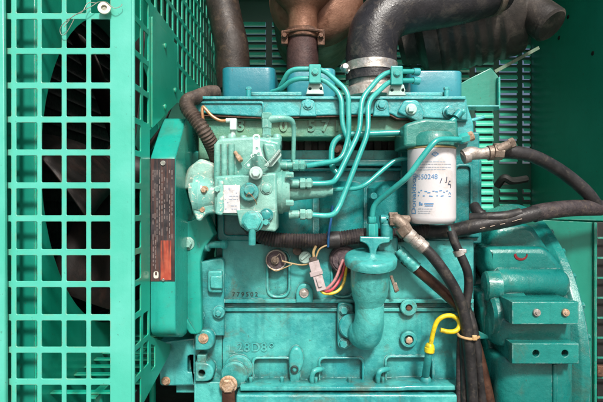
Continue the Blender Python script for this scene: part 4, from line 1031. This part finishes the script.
tag(m.build('loom_branch', 'wire_tan'), 'tan branch wires rising from the grey connector into the loom', 'wire')
hose('loom_tie', [(332.5, 205, 1.02), (331, 220, .985), (328.5, 236, .955), (328, 247, .958)], 1.3, 'wire_blue', 'thin blue wire hanging over the loom above the connector', 'wire', None, 8)
m = MB(); m.tube([P(333, 232, .970), P(333.5, 249, .970)], .003, 8)
bmesh.ops.delete(m.bm, geom=m.bm.verts[:], context='VERTS'); m.tube([P(327, 240.3, .972), P(339, 239.5, .973)], S(8.6, .972), 20)
tag(m.build('loom_joint', 'rubber'), 'smooth black tape band on the corrugated loom above the connector', 'tape')
m = MB(); m.lathe(P(341, 152, 1.0), (-.3, -1, .0), [(0, S(7, 1)), (.02, S(7, 1)), (.022, S(5, 1)), (.030, S(5, 1)), (.030, S(3, 1)), (.04, S(2.6, 1)), (.04, 0)], 8)
tag(m.build('glow_plug', 'brownpipe'), 'rusty brown plug in the dark gap behind the injector pipes', 'plug')
m = MB(); m.tube([P(391, 276, .985), P(394, 285, .975), P(396, 292, .965)], S(1.6, .97), 8); m.plate([(392.5, 284), (396.5, 282), (399.5, 291), (395, 293)], .962, .003)
tag(m.build('loose_terminal', 'fitting'), 'frayed grey terminal dangling right of the filler neck', 'terminal')

# ================================================================== CAMERA, LIGHT, WORLD
cam = bpy.data.cameras.new('Camera'); co = bpy.data.objects.new('Camera', cam); COL.objects.link(co)
co.location = (0, -1.0, 1.0); co.rotation_euler = (PI/2, 0, 0)
cam.sensor_width = 36; cam.lens = 36*F/603.0; cam.clip_start = .02; cam.clip_end = 500
SC.camera = co
SUN_EL, SUN_AZ = 43.0, 167.0           # degrees; azimuth clockwise from +Y: behind the viewer, to the left
sd = Vector((math.sin(math.radians(SUN_AZ))*math.cos(math.radians(SUN_EL)), math.cos(math.radians(SUN_AZ))*math.cos(math.radians(SUN_EL)), math.sin(math.radians(SUN_EL))))
sun = bpy.data.lights.new('Sun', 'SUN'); sun.energy = 4.2; sun.angle = math.radians(8); sun.color = (1, .965, .91)
so = bpy.data.objects.new('Sun', sun); COL.objects.link(so); so.rotation_euler = (-sd).to_track_quat('-Z', 'Y').to_euler(); so.location = sd*5
W = bpy.data.worlds.new('World'); SC.world = W; W.use_nodes = True
nt = W.node_tree; bgn = nt.nodes['Background']; sky = nt.nodes.new('ShaderNodeTexSky'); sky.sky_type = 'NISHITA'; sky.sun_disc = False
sky.sun_elevation = math.radians(SUN_EL); sky.sun_rotation = math.radians(SUN_AZ); sky.dust_density = 6.0; sky.air_density = .7
nt.links.new(sky.outputs[0], bgn.inputs[0]); bgn.inputs[1].default_value = .10
SC.view_settings.view_transform = 'Standard'; SC.view_settings.look = 'None'; SC.view_settings.exposure = 0; SC.view_settings.gamma = 1
